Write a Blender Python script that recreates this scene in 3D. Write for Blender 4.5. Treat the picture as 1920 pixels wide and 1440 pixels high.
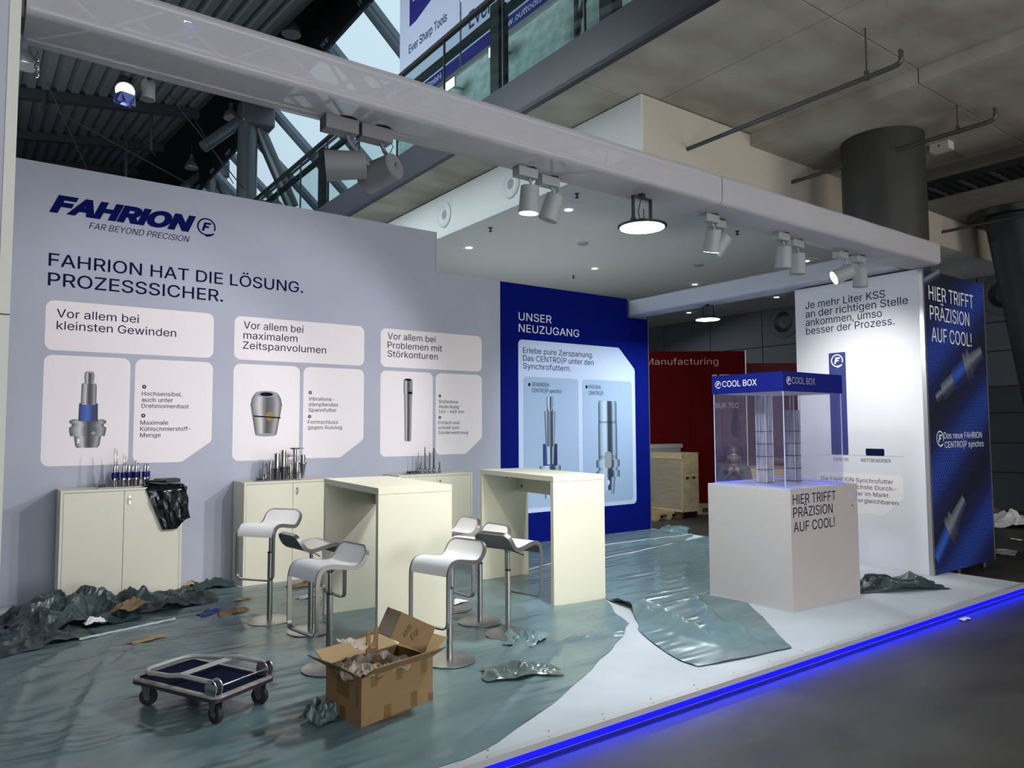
import bpy, bmesh, math, random
from math import sin, cos, pi, radians, hypot, atan2
from mathutils import Vector, Matrix, noise
from mathutils.geometry import delaunay_2d_cdt
R = random.Random(7)
for o in list(bpy.data.objects): bpy.data.objects.remove(o)
sc = bpy.context.scene
col = sc.collection
V3 = Vector

# ------------------------------------------------------------------ camera, world, light
cam_d = bpy.data.cameras.new('camera'); cam = bpy.data.objects.new('camera', cam_d); col.objects.link(cam)
cam_d.sensor_width = 36; cam_d.lens = 36 * 1364.17 / 1920; cam_d.clip_start = .05; cam_d.clip_end = 300
cr, cu, cf = V3((0.80961722, -0.586943, -0.00422757)), V3((-0.0323552, -0.05181934, 0.9981322)), V3((0.58606578, 0.80796824, 0.06094449))
cam.matrix_world = Matrix(((cr.x, cu.x, -cf.x, 0), (cr.y, cu.y, -cf.y, 0), (cr.z, cu.z, -cf.z, 1.65), (0, 0, 0, 1)))
sc.camera = cam
w = bpy.data.worlds.new('sky'); sc.world = w; w.use_nodes = True
w.node_tree.nodes['Background'].inputs[0].default_value = (.70, .86, .95, 1)
w.node_tree.nodes['Background'].inputs[1].default_value = 1.0
sc.view_settings.view_transform = 'Standard'; sc.view_settings.look = 'None'
sc.view_settings.gamma = 1; sc.view_settings.exposure = 0.0; sc.view_settings.use_curve_mapping = False

def area(name, loc, target, size, power, color, size_y=None, spread=180):
    d = bpy.data.lights.new(name, 'AREA'); d.energy = power; d.color = color; d.size = size; d.spread = radians(spread)
    if size_y: d.shape = 'RECTANGLE'; d.size_y = size_y
    o = bpy.data.objects.new(name, d); col.objects.link(o); o.location = loc
    o.rotation_euler = (V3(target) - V3(loc)).to_track_quat('-Z', 'Y').to_euler(); return o
def spot(name, loc, target, power, color, angle=50, blend=.6, r=.05):
    d = bpy.data.lights.new(name, 'SPOT'); d.energy = power; d.color = color; d.spot_size = radians(angle); d.spot_blend = blend; d.shadow_soft_size = r
    o = bpy.data.objects.new(name, d); col.objects.link(o); o.location = loc
    o.rotation_euler = (V3(target) - V3(loc)).to_track_quat('-Z', 'Y').to_euler(); return o
area('fill_light', (0, -9, 5.0), (3.5, 8, 2.2), 7, 340, (.88, .93, 1))  # this and the next eight: added fill areas, no real fixtures
area('fill_light', (0, -3, 8.4), (0, -3, 0), 7, 110, (.86, .93, 1))
area('fill_light', (11, -7, 2.4), (9, 3, 5.2), 5, 330, (1, .95, .84))
area('fill_light', (-6, 6, 7.5), (2, 8, 1), 6, 150, (.85, .93, 1))
area('fill_light', (0.0, 12, 7.0), (6.5, 13.5, 7), 6, 620, (.80, .92, 1))
area('fill_light', (-2, 20, 6), (0, 25, 11.5), 7, 480, (.85, .95, 1))  # added uplight for the corrugated roof deck
area('fill_light', (8.0, 11, 1.0), (8.0, 10.5, 5), 3.2, 62, (.88, .97, 1))  # added uplight that brightens the white ceiling
area('fill_light', (13.5, 13, 4.7), (13.5, 12, 0), 5, 120, (.9, .95, 1))
area('fill_light', (2.5, -3.0, .25), (4.8, 4.2, 3.6), 4, 360, (.97, .97, 1))  # added low uplight for the truss underside
area('flood_light', (4.06, 3.88, 3.165), (4.06, 3.9, 0), .25, 100, (.90, .97, 1), spread=170)
area('flood_light', (8.6, 6.9, 3.205), (8.6, 6.9, 0), .25, 85, (.86, .95, 1), spread=170)
spot('spot_light', (2.98, 4.06, 3.06), (3.2, 6.0, .5), 150, (1, .95, .80), 62)
spot('spot_light', (4.95, 4.10, 3.05), (5.2, 6.2, .7), 160, (1, .96, .82), 60)
spot('spot_light', (4.95, 4.05, 3.05), (2.4, 8.4, 1.75), 310, (.95, .93, 1), 66)
spot('spot_light', (3.3, 4.05, 3.05), (.9, 8.4, 1.5), 200, (.98, .94, 1), 62)
spot('spot_light', (6.95, 4.35, 3.1), (8.57, 4.55, 1.8), 200, (1, .97, .92), 84, 1.0)
spot('spot_light', (5.6, 3.9, 3.1), (7.6, 8.4, 1.4), 190, (.75, .88, 1), 50)

# ------------------------------------------------------------------ materials
MATS = {}
def mat(name, color, rough=.5, metal=0, spec=.5, bump=None, var=None, emit=None, strength=1, alpha=None, coat=0):
    if name in MATS: return MATS[name]
    m = bpy.data.materials.new(name); m.use_nodes = True; nt = m.node_tree; b = nt.nodes['Principled BSDF']
    b.inputs['Base Color'].default_value = (*color, 1); b.inputs['Roughness'].default_value = rough; b.inputs['Metallic'].default_value = metal
    b.inputs['Specular IOR Level'].default_value = spec; b.inputs['Coat Weight'].default_value = coat
    if emit: b.inputs['Emission Color'].default_value = (*emit, 1); b.inputs['Emission Strength'].default_value = strength
    tc = nt.nodes.new('ShaderNodeTexCoord')
    def nz(scale, detail=3, stretch=None):
        n = nt.nodes.new('ShaderNodeTexNoise'); n.inputs['Scale'].default_value = scale; n.inputs['Detail'].default_value = detail
        if stretch:
            mp = nt.nodes.new('ShaderNodeMapping'); mp.inputs['Scale'].default_value = stretch[:3]
            if len(stretch) > 3: mp.inputs['Rotation'].default_value = (0, 0, -radians(stretch[3])); n.noise_type = 'RIDGED_MULTIFRACTAL'
            nt.links.new(tc.outputs['Object'], mp.inputs[0]); nt.links.new(mp.outputs[0], n.inputs['Vector'])
        else: nt.links.new(tc.outputs['Object'], n.inputs['Vector'])
        return n
    if var:   # (scale, amount, stretch, second colour)
        n = nz(var[0], 5, var[2] if len(var) > 2 else None)
        r = nt.nodes.new('ShaderNodeValToRGB'); c2 = var[3] if len(var) > 3 else tuple(c * (1 - var[1]) for c in color)
        r.color_ramp.elements[0].position = .35; r.color_ramp.elements[1].position = .65
        r.color_ramp.elements[0].color = (*c2, 1); r.color_ramp.elements[1].color = (*color, 1)
        nt.links.new(n.outputs[0], r.inputs[0]); nt.links.new(r.outputs[0], b.inputs['Base Color'])
    if bump:  # (scale, strength, distance, stretch)
        n = nz(bump[0], 4, bump[3] if len(bump) > 3 else None)
        bp = nt.nodes.new('ShaderNodeBump'); bp.inputs['Strength'].default_value = bump[1]; bp.inputs['Distance'].default_value = bump[2]
        nt.links.new(n.outputs[0], bp.inputs['Height']); nt.links.new(bp.outputs[0], b.inputs['Normal'])
    MATS[name] = m; return m
def glass(name, tint, refl=.08, rough=.02, haze=0, hazecol=(.6, .6, .8), stretch=None):
    m = bpy.data.materials.new(name); m.use_nodes = True; nt = m.node_tree; nt.nodes.clear()
    out = nt.nodes.new('ShaderNodeOutputMaterial'); t = nt.nodes.new('ShaderNodeBsdfTransparent'); t.inputs[0].default_value = (*tint, 1)
    g = nt.nodes.new('ShaderNodeBsdfGlossy'); g.inputs['Roughness'].default_value = rough
    lw = nt.nodes.new('ShaderNodeLayerWeight'); lw.inputs[0].default_value = .5; fr = nt.nodes.new('ShaderNodeMath'); fr.operation = 'POWER'; fr.inputs[1].default_value = 4
    nt.links.new(lw.outputs['Facing'], fr.inputs[0])
    mp = nt.nodes.new('ShaderNodeMath'); mp.operation = 'MULTIPLY_ADD'; mp.inputs[1].default_value = .6; mp.inputs[2].default_value = refl
    nt.links.new(fr.outputs[0], mp.inputs[0])
    mx = nt.nodes.new('ShaderNodeMixShader'); nt.links.new(mp.outputs[0], mx.inputs[0]); nt.links.new(g.outputs[0], mx.inputs[2])
    src = t.outputs[0]
    if haze:
        d = nt.nodes.new('ShaderNodeBsdfDiffuse'); d.inputs[0].default_value = (*hazecol, 1)
        m2 = nt.nodes.new('ShaderNodeMixShader'); m2.inputs[0].default_value = haze
        if stretch:
            tc = nt.nodes.new('ShaderNodeTexCoord'); mm = nt.nodes.new('ShaderNodeMapping'); mm.inputs['Scale'].default_value = stretch
            n = nt.nodes.new('ShaderNodeTexNoise'); n.inputs['Scale'].default_value = 1; n.inputs['Detail'].default_value = 4
            rr = nt.nodes.new('ShaderNodeMapRange'); rr.inputs[1].default_value = .35; rr.inputs[2].default_value = .65; rr.inputs[3].default_value = haze * .45; rr.inputs[4].default_value = min(1, haze * 1.5)
            nt.links.new(tc.outputs['Object'], mm.inputs[0]); nt.links.new(mm.outputs[0], n.inputs['Vector']); nt.links.new(n.outputs[0], rr.inputs[0]); nt.links.new(rr.outputs[0], m2.inputs[0])
        nt.links.new(t.outputs[0], m2.inputs[1]); nt.links.new(d.outputs[0], m2.inputs[2]); src = m2.outputs[0]
    nt.links.new(src, mx.inputs[1]); nt.links.new(mx.outputs[0], out.inputs[0]); MATS[name] = m; return m
def ramp_u(name, stops, rough=.5):
    """flat print whose colour runs across the printed picture (UV x)"""
    m = bpy.data.materials.new(name); m.use_nodes = True; nt = m.node_tree; b = nt.nodes['Principled BSDF']; b.inputs['Roughness'].default_value = rough
    uv = nt.nodes.new('ShaderNodeUVMap'); s = nt.nodes.new('ShaderNodeSeparateXYZ'); r = nt.nodes.new('ShaderNodeValToRGB'); e = r.color_ramp.elements
    while len(e) < len(stops): e.new(.5)
    for k, (p, c) in enumerate(stops): e[k].position = p; e[k].color = (*c, 1)
    nt.links.new(uv.outputs[0], s.inputs[0]); nt.links.new(s.outputs[0], r.inputs[0]); nt.links.new(r.outputs[0], b.inputs['Base Color']); MATS[name] = m; return m

lav = mat('lavender_fabric', (.46, .475, .555), .85, spec=.15, bump=(400, .15, .001), var=(1.2, .06))
panelm = mat('panel_print', (.88, .82, .82), .8, spec=.15, bump=(400, .1, .001))
panelblue = mat('panel_print_blue', (.55, .64, .84), .8, spec=.15)
panelblue2 = mat('panel_print_deep_blue', (.34, .46, .64), .8)
bluem = mat('deep_blue_fabric', (.0008, .006, .15), .8, spec=.08)
navy = mat('navy_print', (.003, .005, .04), .8, spec=.1)
blackp = mat('black_print', (.005, .006, .015), .8, spec=.1)
whitep = mat('white_print', (.85, .87, .92), .7)
greyp = mat('grey_print', (.30, .31, .33), .7)
logoblue = mat('logo_blue', (.001, .005, .085), .8, spec=.1)
whitelam = mat('white_laminate', (.68, .66, .53), .42, bump=(60, .04, .001))
lamedge = mat('laminate_edge', (.66, .65, .58), .5)
gap = mat('gap_dark', (.03, .03, .03), .9)
greycube = mat('silver_laminate', (.45, .415, .405), .5, bump=(300, .05, .001))
carpet = mat('white_platform_carpet', (.49, .525, .56), .9, spec=.1, bump=(150, .3, .002), var=(1.6, .13))
trimgrey = mat('grey_edge_profile', (.42, .42, .42), .5, .2)
concrete = mat('hall_floor_concrete', (.058, .054, .047), .5, spec=.22, var=(1.3, .35, (1, 2, 1)), bump=(5, .2, .01))
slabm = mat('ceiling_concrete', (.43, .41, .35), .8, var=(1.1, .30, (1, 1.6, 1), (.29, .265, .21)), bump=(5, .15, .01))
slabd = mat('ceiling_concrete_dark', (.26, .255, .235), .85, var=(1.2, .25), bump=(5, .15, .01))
soffit = mat('white_soffit_paint', (.66, .68, .66), .8)
cream = mat('cream_soffit_paint', (.58, .54, .46), .85)
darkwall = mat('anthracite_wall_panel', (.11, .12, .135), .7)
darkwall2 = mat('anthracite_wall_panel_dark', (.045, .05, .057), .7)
columnm = mat('dark_column_paint', (.040, .041, .036), .5, var=(1.5, .2))
fasciam = mat('balcony_fascia', (.052, .053, .068), .32, var=(1, .15))
fasciab = mat('balcony_fascia_edge', (.02, .022, .032), .5)
fabric = mat('white_truss_stretch_fabric', (.55, .54, .575), .9, spec=.1, var=(1.4, .06), bump=(14, .12, .01))
fabricb = mat('white_truss_stretch_fabric_far', (.55, .58, .66), .9, spec=.1, var=(1.4, .06), bump=(14, .12, .01))
def see_through(m, f):
    nt = m.node_tree; b = nt.nodes['Principled BSDF']; out = nt.nodes['Material Output']; t = nt.nodes.new('ShaderNodeBsdfTransparent'); mx = nt.nodes.new('ShaderNodeMixShader')
    mx.inputs[0].default_value = f; nt.links.new(b.outputs[0], mx.inputs[1]); nt.links.new(t.outputs[0], mx.inputs[2]); nt.links.new(mx.outputs[0], out.inputs[0])
see_through(fabric, .30); see_through(fabricb, .26)
alu = mat('aluminium', (.55, .55, .56), .35, .9)
brush = mat('brushed_steel', (.46, .45, .44), .34, 1)
steel = mat('polished_steel', (.42, .41, .39), .22, 1)
steeld = mat('dark_steel', (.12, .12, .12), .35, .9)
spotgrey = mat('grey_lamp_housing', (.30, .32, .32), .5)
spotgreyd = mat('grey_lamp_housing_shaded', (.17, .17, .18), .55)  # same grey housing with shade put into its colour
blackm = mat('black_plastic', (.012, .012, .013), .4)
rubber = mat('black_rubber', (.015, .015, .016), .7)
seatw = mat('white_seat_shell', (.82, .81, .80), .35)
seatg = mat('grey_seat_underside', (.10, .11, .12), .5)
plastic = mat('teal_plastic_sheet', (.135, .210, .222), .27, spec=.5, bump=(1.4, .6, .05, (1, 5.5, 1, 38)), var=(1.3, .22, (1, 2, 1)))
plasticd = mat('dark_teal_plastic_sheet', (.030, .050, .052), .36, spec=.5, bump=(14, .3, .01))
stripm = mat('pale_strip_surface', (.55, .62, .64), .3)
card = mat('brown_cardboard', (.245, .150, .066), .75, bump=(90, .08, .001), var=(6, .08))
cardin = mat('brown_cardboard_inside', (.42, .28, .135), .8)
cardtape = mat('brown_packing_tape', (.17, .095, .035), .3)
kraft = mat('kraft_paper', (.42, .35, .28), .8)
kraftd = mat('kraft_paper_dark', (.20, .13, .07), .85)
whitepaper = mat('white_tissue_paper', (.72, .69, .70), .8)
ink = mat('black_marker_ink', (.01, .01, .01), .8)
bagm = mat('black_bin_bag', (.004, .004, .005), .22, spec=.6)
bluepaper = mat('blue_glove', (.03, .045, .25), .6)
holderblue = mat('blue_anodised_collar', (.008, .012, .13), .35, .3)
wood = mat('plywood', (.46, .36, .20), .7, var=(3, .25, (1, 1, 6)), bump=(20, .1, .002))
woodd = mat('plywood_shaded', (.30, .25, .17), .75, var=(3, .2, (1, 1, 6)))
pallet = mat('pallet_wood', (.38, .28, .13), .8, var=(5, .3))
redm = mat('dark_red_fabric', (.075, .0008, .0015), .85, spec=.1)
redlt = mat('red_fabric', (.11, .006, .008), .8)
redtxt = mat('red_wall_lettering', (.60, .42, .40), .7)
bannerw = mat('white_banner', (.50, .55, .68), .8)
bannerb = mat('banner_blue', (.012, .010, .17), .7)
bannert = mat('banner_letter', (.03, .03, .12), .7)
galw = mat('gallery_panel', (.60, .70, .68), .4, var=(1.4, .3, (1, 4, 6)))
deck = mat('corrugated_deck_metal', (.085, .09, .095), .5, .3)
blacks = mat('black_steelwork', (.006, .007, .008), .6)
tube = mat('blue_grey_steel_tube', (.085, .10, .115), .33, .4)
mullion = mat('glazing_mullion', (.16, .20, .24), .45, .3)
galv = mat('galvanised_metal', (.20, .20, .19), .45, .8)
galvd = mat('dark_galvanised_metal', (.035, .037, .038), .5, .6)
pipem = mat('sprinkler_pipe', (.10, .10, .095), .45, .6)
skin = mat('skin', (.30, .16, .11), .55)
hairm = mat('dark_hair', (.012, .009, .008), .5)
clothd = mat('dark_jacket', (.012, .012, .016), .85)
clothj = mat('dark_trousers', (.02, .022, .03), .85)
deckblue = mat('navy_deck_mat', (.005, .008, .030), .9, spec=.1, bump=(60, .2, .002))
deckrim = mat('worn_grey_rim', (.42, .39, .34), .5, var=(14, .4))
purple = mat('purple_bumper', (.035, .022, .035), .4)
handlem = mat('grey_tube_handle', (.46, .44, .42), .35, .1)
lampon = mat('lamp_glow', (1, 1, 1), .5, emit=(1, .98, .94), strength=9)
lampsoft = mat('lamp_glow_soft', (1, 1, 1), .5, emit=(1, .95, .85), strength=3)
lampwarm = mat('lamp_glow_warm', (1, 1, 1), .5, emit=(1, .80, .62), strength=4)
discon = mat('flood_lens_glow', (1, 1, 1), .5, emit=(.93, .99, 1), strength=12)
ledblue = mat('blue_led_strip', (0, 0, 1), .5, emit=(.0, .0, 1), strength=4)
edgeblue = mat('blue_lit_glass_edge', (.1, .12, .6), .3, emit=(.10, .13, 1), strength=1.1)
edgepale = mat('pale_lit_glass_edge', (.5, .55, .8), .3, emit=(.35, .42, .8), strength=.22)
tubeedge = mat('clear_tube_edge', (.62, .62, .70), .2)
headerblue = mat('blue_header', (.002, .008, .17), .5, spec=.2)
clear = glass('clear_acrylic', (.95, .95, .98), .03, haze=.025, hazecol=(.45, .45, .75))
railglass = glass('green_railing_glass', (.86, .94, .93), .04)
skyglass = glass('skylight_glass', (.95, .98, 1), .02)
milky = glass('milky_coolant_tube', (.80, .80, .88), .05, haze=.55, hazecol=(.42, .42, .50), stretch=(40, 40, 2.5))
steelprint = ramp_u('printed_steel', [(0, (.03, .03, .03)), (.10, (.22, .22, .21)), (.28, (.58, .57, .56)), (.40, (.16, .16, .16)), (.52, (.02, .02, .022)), (.70, (.10, .10, .10)), (.86, (.34, .34, .34)), (1, (.03, .03, .03))])
steelprintb = ramp_u('printed_blue_steel', [(0, (.02, .03, .05)), (.18, (.35, .48, .60)), (.40, (.50, .62, .75)), (.52, (.02, .04, .07)), (.70, (.03, .06, .09)), (.82, (.35, .48, .58)), (1, (.03, .05, .08))])
blueprint = ramp_u('printed_blue_collar', [(0, (.005, .012, .06)), (.25, (.02, .07, .36)), (.45, (.03, .12, .50)), (.7, (.008, .02, .15)), (1, (.004, .01, .05))])
palesteel = ramp_u('printed_pale_steel', [(0, (.03, .04, .08)), (.2, (.13, .15, .21)), (.4, (.22, .24, .30)), (.65, (.05, .06, .10)), (1, (.01, .015, .05))])

def towerblue():
    m = bpy.data.materials.new('blue_perforated_print'); m.use_nodes = True; nt = m.node_tree; N = nt.nodes; L = nt.links; b = N['Principled BSDF']; b.inputs['Roughness'].default_value = .6
    tc = N.new('ShaderNodeTexCoord'); sp = N.new('ShaderNodeSeparateXYZ'); L.new(tc.outputs['Object'], sp.inputs[0])
    def mth(op, a, b_=None, c=None):
        n = N.new('ShaderNodeMath'); n.operation = op
        for i, v in enumerate((a, b_, c)):
            if v is None: continue
            if isinstance(v, (int, float)): n.inputs[i].default_value = v
            else: L.new(v, n.inputs[i])
        return n.outputs[0]
    x, z = sp.outputs[0], sp.outputs[2]
    k = 2 * pi / .058
    d1 = mth('COSINE', mth('MULTIPLY', x, k)); d2 = mth('COSINE', mth('MULTIPLY', mth('MULTIPLY_ADD', z, 1.0, 0), k * .72))
    dots = mth('GREATER_THAN', mth('MULTIPLY', d1, d2), .25)
    diag = mth('MULTIPLY_ADD', x, -.62, z)
    wv = mth('MULTIPLY_ADD', mth('SINE', mth('MULTIPLY_ADD', diag, 4.6, 2.6)), .5, .5)
    r = N.new('ShaderNodeValToRGB'); e = r.color_ramp.elements; e[0].position = .0; e[0].color = (.0012, .003, .03, 1); e[1].position = 1; e[1].color = (.010, .055, .38, 1)
    e.new(.55).color = (.003, .012, .13, 1); L.new(wv, r.inputs[0])
    mx = N.new('ShaderNodeMixRGB'); mx.blend_type = 'MULTIPLY'; L.new(mth('MULTIPLY', dots, 1.0), mx.inputs[0]); L.new(r.outputs[0], mx.inputs[1]); mx.inputs[2].default_value = (.12, .14, .22, 1)
    L.new(mx.outputs[0], b.inputs['Base Color']); return m
towerm = towerblue()

# ------------------------------------------------------------------ mesh helpers
class B:
    def __init__(s): s.bm = bmesh.new()
    def box(s, c, d, rot=None, bev=0):
        m = Matrix.Translation(c) @ (rot.to_4x4() if rot else Matrix()) @ Matrix.Diagonal((*d, 1))
        r = bmesh.ops.create_cube(s.bm, size=1, matrix=m)
        if bev:
            es = list({e for v in r['verts'] for e in v.link_edges}); bmesh.ops.bevel(s.bm, geom=es, offset=bev, segments=2, profile=.5, affect='EDGES')
        return s
    def bb(s, x0, x1, y0, y1, z0, z1, bev=0): return s.box(((x0 + x1) / 2, (y0 + y1) / 2, (z0 + z1) / 2), (abs(x1 - x0), abs(y1 - y0), abs(z1 - z0)), None, bev)
    def cyl(s, p0, p1, r, r2=None, n=20, caps=True):
        p0, p1 = V3(p0), V3(p1); d = p1 - p0
        m = Matrix.Translation((p0 + p1) / 2) @ d.to_track_quat('Z', 'Y').to_matrix().to_4x4()
        bmesh.ops.create_cone(s.bm, cap_ends=caps, segments=n, radius1=r, radius2=r if r2 is None else r2, depth=d.length, matrix=m); return s
    def lathe(s, prof, n=24, mtx=None, cap=True):
        rings = []
        for (r, z) in prof:
            rings.append([s.bm.verts.new((mtx @ V3((r * cos(2 * pi * k / n), r * sin(2 * pi * k / n), z))) if mtx else (r * cos(2 * pi * k / n), r * sin(2 * pi * k / n), z)) for k in range(n)])
        for a, b in zip(rings, rings[1:]):
            for k in range(n): s.bm.faces.new((a[k], a[(k + 1) % n], b[(k + 1) % n], b[k]))
        for rg, fl in ((rings[0], True), (rings[-1], False)) if cap else ():
            s.bm.faces.new(rg[::-1] if fl else rg)
        return s
    def tube(s, pts, r, n=10, closed=False):
        pts = [V3(p) for p in pts]; rings = []; m = len(pts); up = None
        for i, p in enumerate(pts):
            a = pts[i - 1] if (i > 0 or closed) else p; c = pts[(i + 1) % m] if (i < m - 1 or closed) else p
            t = (c - a).normalized()
            if up is None: up = t.orthogonal().normalized()
            up = (up - t * up.dot(t)).normalized(); sd = t.cross(up)
            rings.append([s.bm.verts.new(p + up * r * cos(2 * pi * k / n) + sd * r * sin(2 * pi * k / n)) for k in range(n)])
        for i in range(m if closed else m - 1):
            a, b = rings[i], rings[(i + 1) % m]
            for k in range(n): s.bm.faces.new((a[k], a[(k + 1) % n], b[(k + 1) % n], b[k]))
        if not closed: s.bm.faces.new(rings[0][::-1]); s.bm.faces.new(rings[-1])
        return s
    def prism(s, pts, vec):
        """closed polygon (3-D points, planar) pushed along vec"""
        a = [s.bm.verts.new(p) for p in pts]; b = [s.bm.verts.new(V3(p) + V3(vec)) for p in pts]; n = len(a)
        s.bm.faces.new(a[::-1]); s.bm.faces.new(b)
        for k in range(n): s.bm.faces.new((a[k], a[(k + 1) % n], b[(k + 1) % n], b[k]))
        return s
    def build(s, name, m, parent=None, smooth=False, **kw):
        bmesh.ops.recalc_face_normals(s.bm, faces=s.bm.faces)
        me = bpy.data.meshes.new(name); s.bm.to_mesh(me); s.bm.free()
        if m: me.materials.append(m)
        if smooth:
            me.shade_smooth() if hasattr(me, 'shade_smooth') else None
            try: me.set_sharp_from_angle(angle=radians(38))
            except Exception: pass
        return link(name, me, parent, **kw)
def link(name, me, parent=None, **kw):
    o = bpy.data.objects.new(name, me); col.objects.link(o)
    if parent: o.parent = parent
    for k, v in kw.items(): o[k] = v
    return o
def thing(name, label, cat, loc=(0, 0, 0), rz=0, group=None):
    o = bpy.data.objects.new(name, None); o.empty_display_size = .1; col.objects.link(o); o.location = loc; o.rotation_euler = (0, 0, rz)
    o['label'] = label; o['category'] = cat
    if group: o['group'] = group
    return o
def copy_tree(o, parent=None):
    c = o.copy(); col.objects.link(c); c.parent = parent
    for ch in [x for x in bpy.data.objects if x.parent == o]: copy_tree(ch, c)
    return c
def dup(o, loc, rz, label, group=None):
    c = copy_tree(o); c.location = loc; c.rotation_euler = (0, 0, rz); c['label'] = label
    if group: c['group'] = group
    return c
def struct_empty(name):
    o = bpy.data.objects.new(name, None); col.objects.link(o); o['kind'] = 'structure'; return o
def grid_mesh(P, closed=False):
    """P[i][j] points -> bmesh faces"""
    b = B(); vs = [[b.bm.verts.new(p) for p in row] for row in P]
    for i in range(len(vs) - 1):
        for j in range(len(vs[0]) - 1): b.bm.faces.new((vs[i][j], vs[i][j + 1], vs[i + 1][j + 1], vs[i + 1][j]))
    return b

def inside(x_, y_, poly):
    c = False; n = len(poly)
    for i in range(n):
        (xa, ya), (xb, yb) = poly[i], poly[i - 1]
        if (ya > y_) != (yb > y_) and x_ < (xb - xa) * (y_ - ya) / (yb - ya) + xa: c = not c
    return c
def text(body, parent, m, org, u, v, height, width=None, bold=0, shear=0, name='lettering', spacing=1, depth=.0012):
    """one line of writing; org = baseline left, height = cap height, width = full width"""
    tris, vs = glyphs(body, bold)
    top, bot = CAP.setdefault(bold, (lambda q: (max(p[1] for p in q), min(p[1] for p in q)))(glyphs('H', bold)[1]))
    if shear: vs = [(x + y * shear, y) for x, y in vs]
    x0 = min(p[0] for p in vs); x1 = max(p[0] for p in vs); me = bpy.data.meshes.new(name); me.from_pydata([(x, y, 0) for x, y in vs], [], tris)
    sy = height / (top - bot); sx = width / (x1 - x0) if width else sy
    u, v = V3(u), V3(v); n = u.cross(v); org = V3(org)
    for x in me.vertices:
        a, b_ = x.co.x, x.co.y; x.co = org + u * (a - x0) * sx + v * (b_ - bot) * sy + n * depth
    me.materials.clear(); me.materials.append(m)
    return link(name, me, parent)
CAP = {}
from mathutils.geometry import interpolate_bezier, tessellate_polygon
def glyphs(body, bold):
    """outlines of one line of writing, each contour filled on its own (variable fonts overlap theirs)"""
    c = bpy.data.curves.new('t', 'FONT'); c.body = body; c.size = 1
    if FONT: c.font = FONT; c.body = body.replace('I', '\u0399').replace('l', '\u04cf')
    o = bpy.data.objects.new('t', c); col.objects.link(o); bpy.context.view_layer.update()
    cv = o.to_curve(bpy.context.evaluated_depsgraph_get()); P = []
    for sp in cv.splines:
        q = []; bp = sp.bezier_points; n = len(bp)
        for i in range(n):
            p, r = bp[i], bp[(i + 1) % n]
            straight = (p.handle_right - p.co).cross(r.co - p.co).length < 1e-5 and (r.handle_left - r.co).cross(r.co - p.co).length < 1e-5
            q += [p.co.copy()] if straight else [V3(x) for x in interpolate_bezier(p.co, p.handle_right, r.handle_left, r.co, 5)[:-1]]
        z = []
        for x in q:
            if not z or (x - z[-1]).length > 1e-4: z.append(x)
        if len(z) > 2: P.append([(x.x, x.y) for x in z])
    o.to_curve_clear(); bpy.data.objects.remove(o)
    ar = lambda q: sum(q[i - 1][0] * q[i][1] - q[i][0] * q[i - 1][1] for i in range(len(q))) / 2
    sg = 1 if ar(max(P, key=lambda q: abs(ar(q)))) > 0 else -1
    def off(q):
        if not bold: return q
        out = []; n = len(q)
        for i in range(n):
            a, p, d = q[i - 1], q[i], q[(i + 1) % n]; e1 = V3((p[0] - a[0], p[1] - a[1])).normalized(); e2 = V3((d[0] - p[0], d[1] - p[1])).normalized()
            n1, n2 = V3((e1.y, -e1.x)) * sg, V3((e2.y, -e2.x)) * sg; m = n1 + n2; k = bold * 2 / max(.5, m.dot(m)) if m.length > .1 else bold
            out.append((p[0] + m.x * k, p[1] + m.y * k))
        return out
    P = [off(q) for q in P]; flat_, ed = [], []
    for q in P:
        n0 = len(flat_); flat_ += [Vector(p) for p in q]; ed += [(n0 + k, n0 + (k + 1) % len(q)) for k in range(len(q))]
    R_ = delaunay_2d_cdt(flat_, ed, [], 0, 1e-6); bbx = [(min(p[0] for p in q), max(p[0] for p in q), min(p[1] for p in q), max(p[1] for p in q), q) for q in P]
    vs = [(v.x, v.y) for v in R_[0]]; tr = []
    for f in R_[2]:
        cx = sum(vs[k][0] for k in f) / len(f); cy = sum(vs[k][1] for k in f) / len(f); wn = 0
        for xa, xb, ya, yb, q in bbx:
            if not (xa <= cx <= xb and ya <= cy <= yb): continue
            for i in range(len(q)):
                p0, p1 = q[i - 1], q[i]
                if (p0[1] <= cy) != (p1[1] <= cy):
                    if cx < p0[0] + (cy - p0[1]) / (p1[1] - p0[1]) * (p1[0] - p0[0]): wn += 1 if p1[1] > p0[1] else -1
        if wn: tr.append(list(f))
    return tr, vs
FONT = None
try:
    import os
    _p = os.path.join(bpy.utils.resource_path('LOCAL'), 'datafiles', 'fonts', 'Inter.woff2')   # Blender's own interface font
    if os.path.exists(_p): FONT = bpy.data.fonts.load(_p)
except Exception: FONT = None
def fillet(pts, rad):
    out = []; n = len(pts)
    for i, p in enumerate(pts):
        p = V3((*p, 0)); a = V3((*pts[i - 1], 0)); c = V3((*pts[(i + 1) % n], 0)); r = rad[i] if isinstance(rad, (list, tuple)) else rad
        d1, d2 = (a - p).normalized(), (c - p).normalized(); ang = d1.angle(d2); t = r / math.tan(ang / 2)
        ctr = p + (d1 + d2).normalized() * (r / sin(ang / 2)); s, e = p + d1 * t - ctr, p + d2 * t - ctr
        for k in range(7):
            q = s.normalized().slerp(e.normalized(), k / 6) * r
            out.append((ctr.x + q.x, ctr.y + q.y))
    return out
def flat(pts, org, u, v, m, parent, name, depth=.001, thick=.0006, **kw):
    """thin printed / applied shape with 2-D outline pts on a plane"""
    u, v, org = V3(u), V3(v), V3(org); n = u.cross(v)
    b = B(); b.prism([org + u * x + v * y + n * (depth - thick) for x, y in pts], n * thick); return b.build(name, m, parent, **kw)
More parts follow.
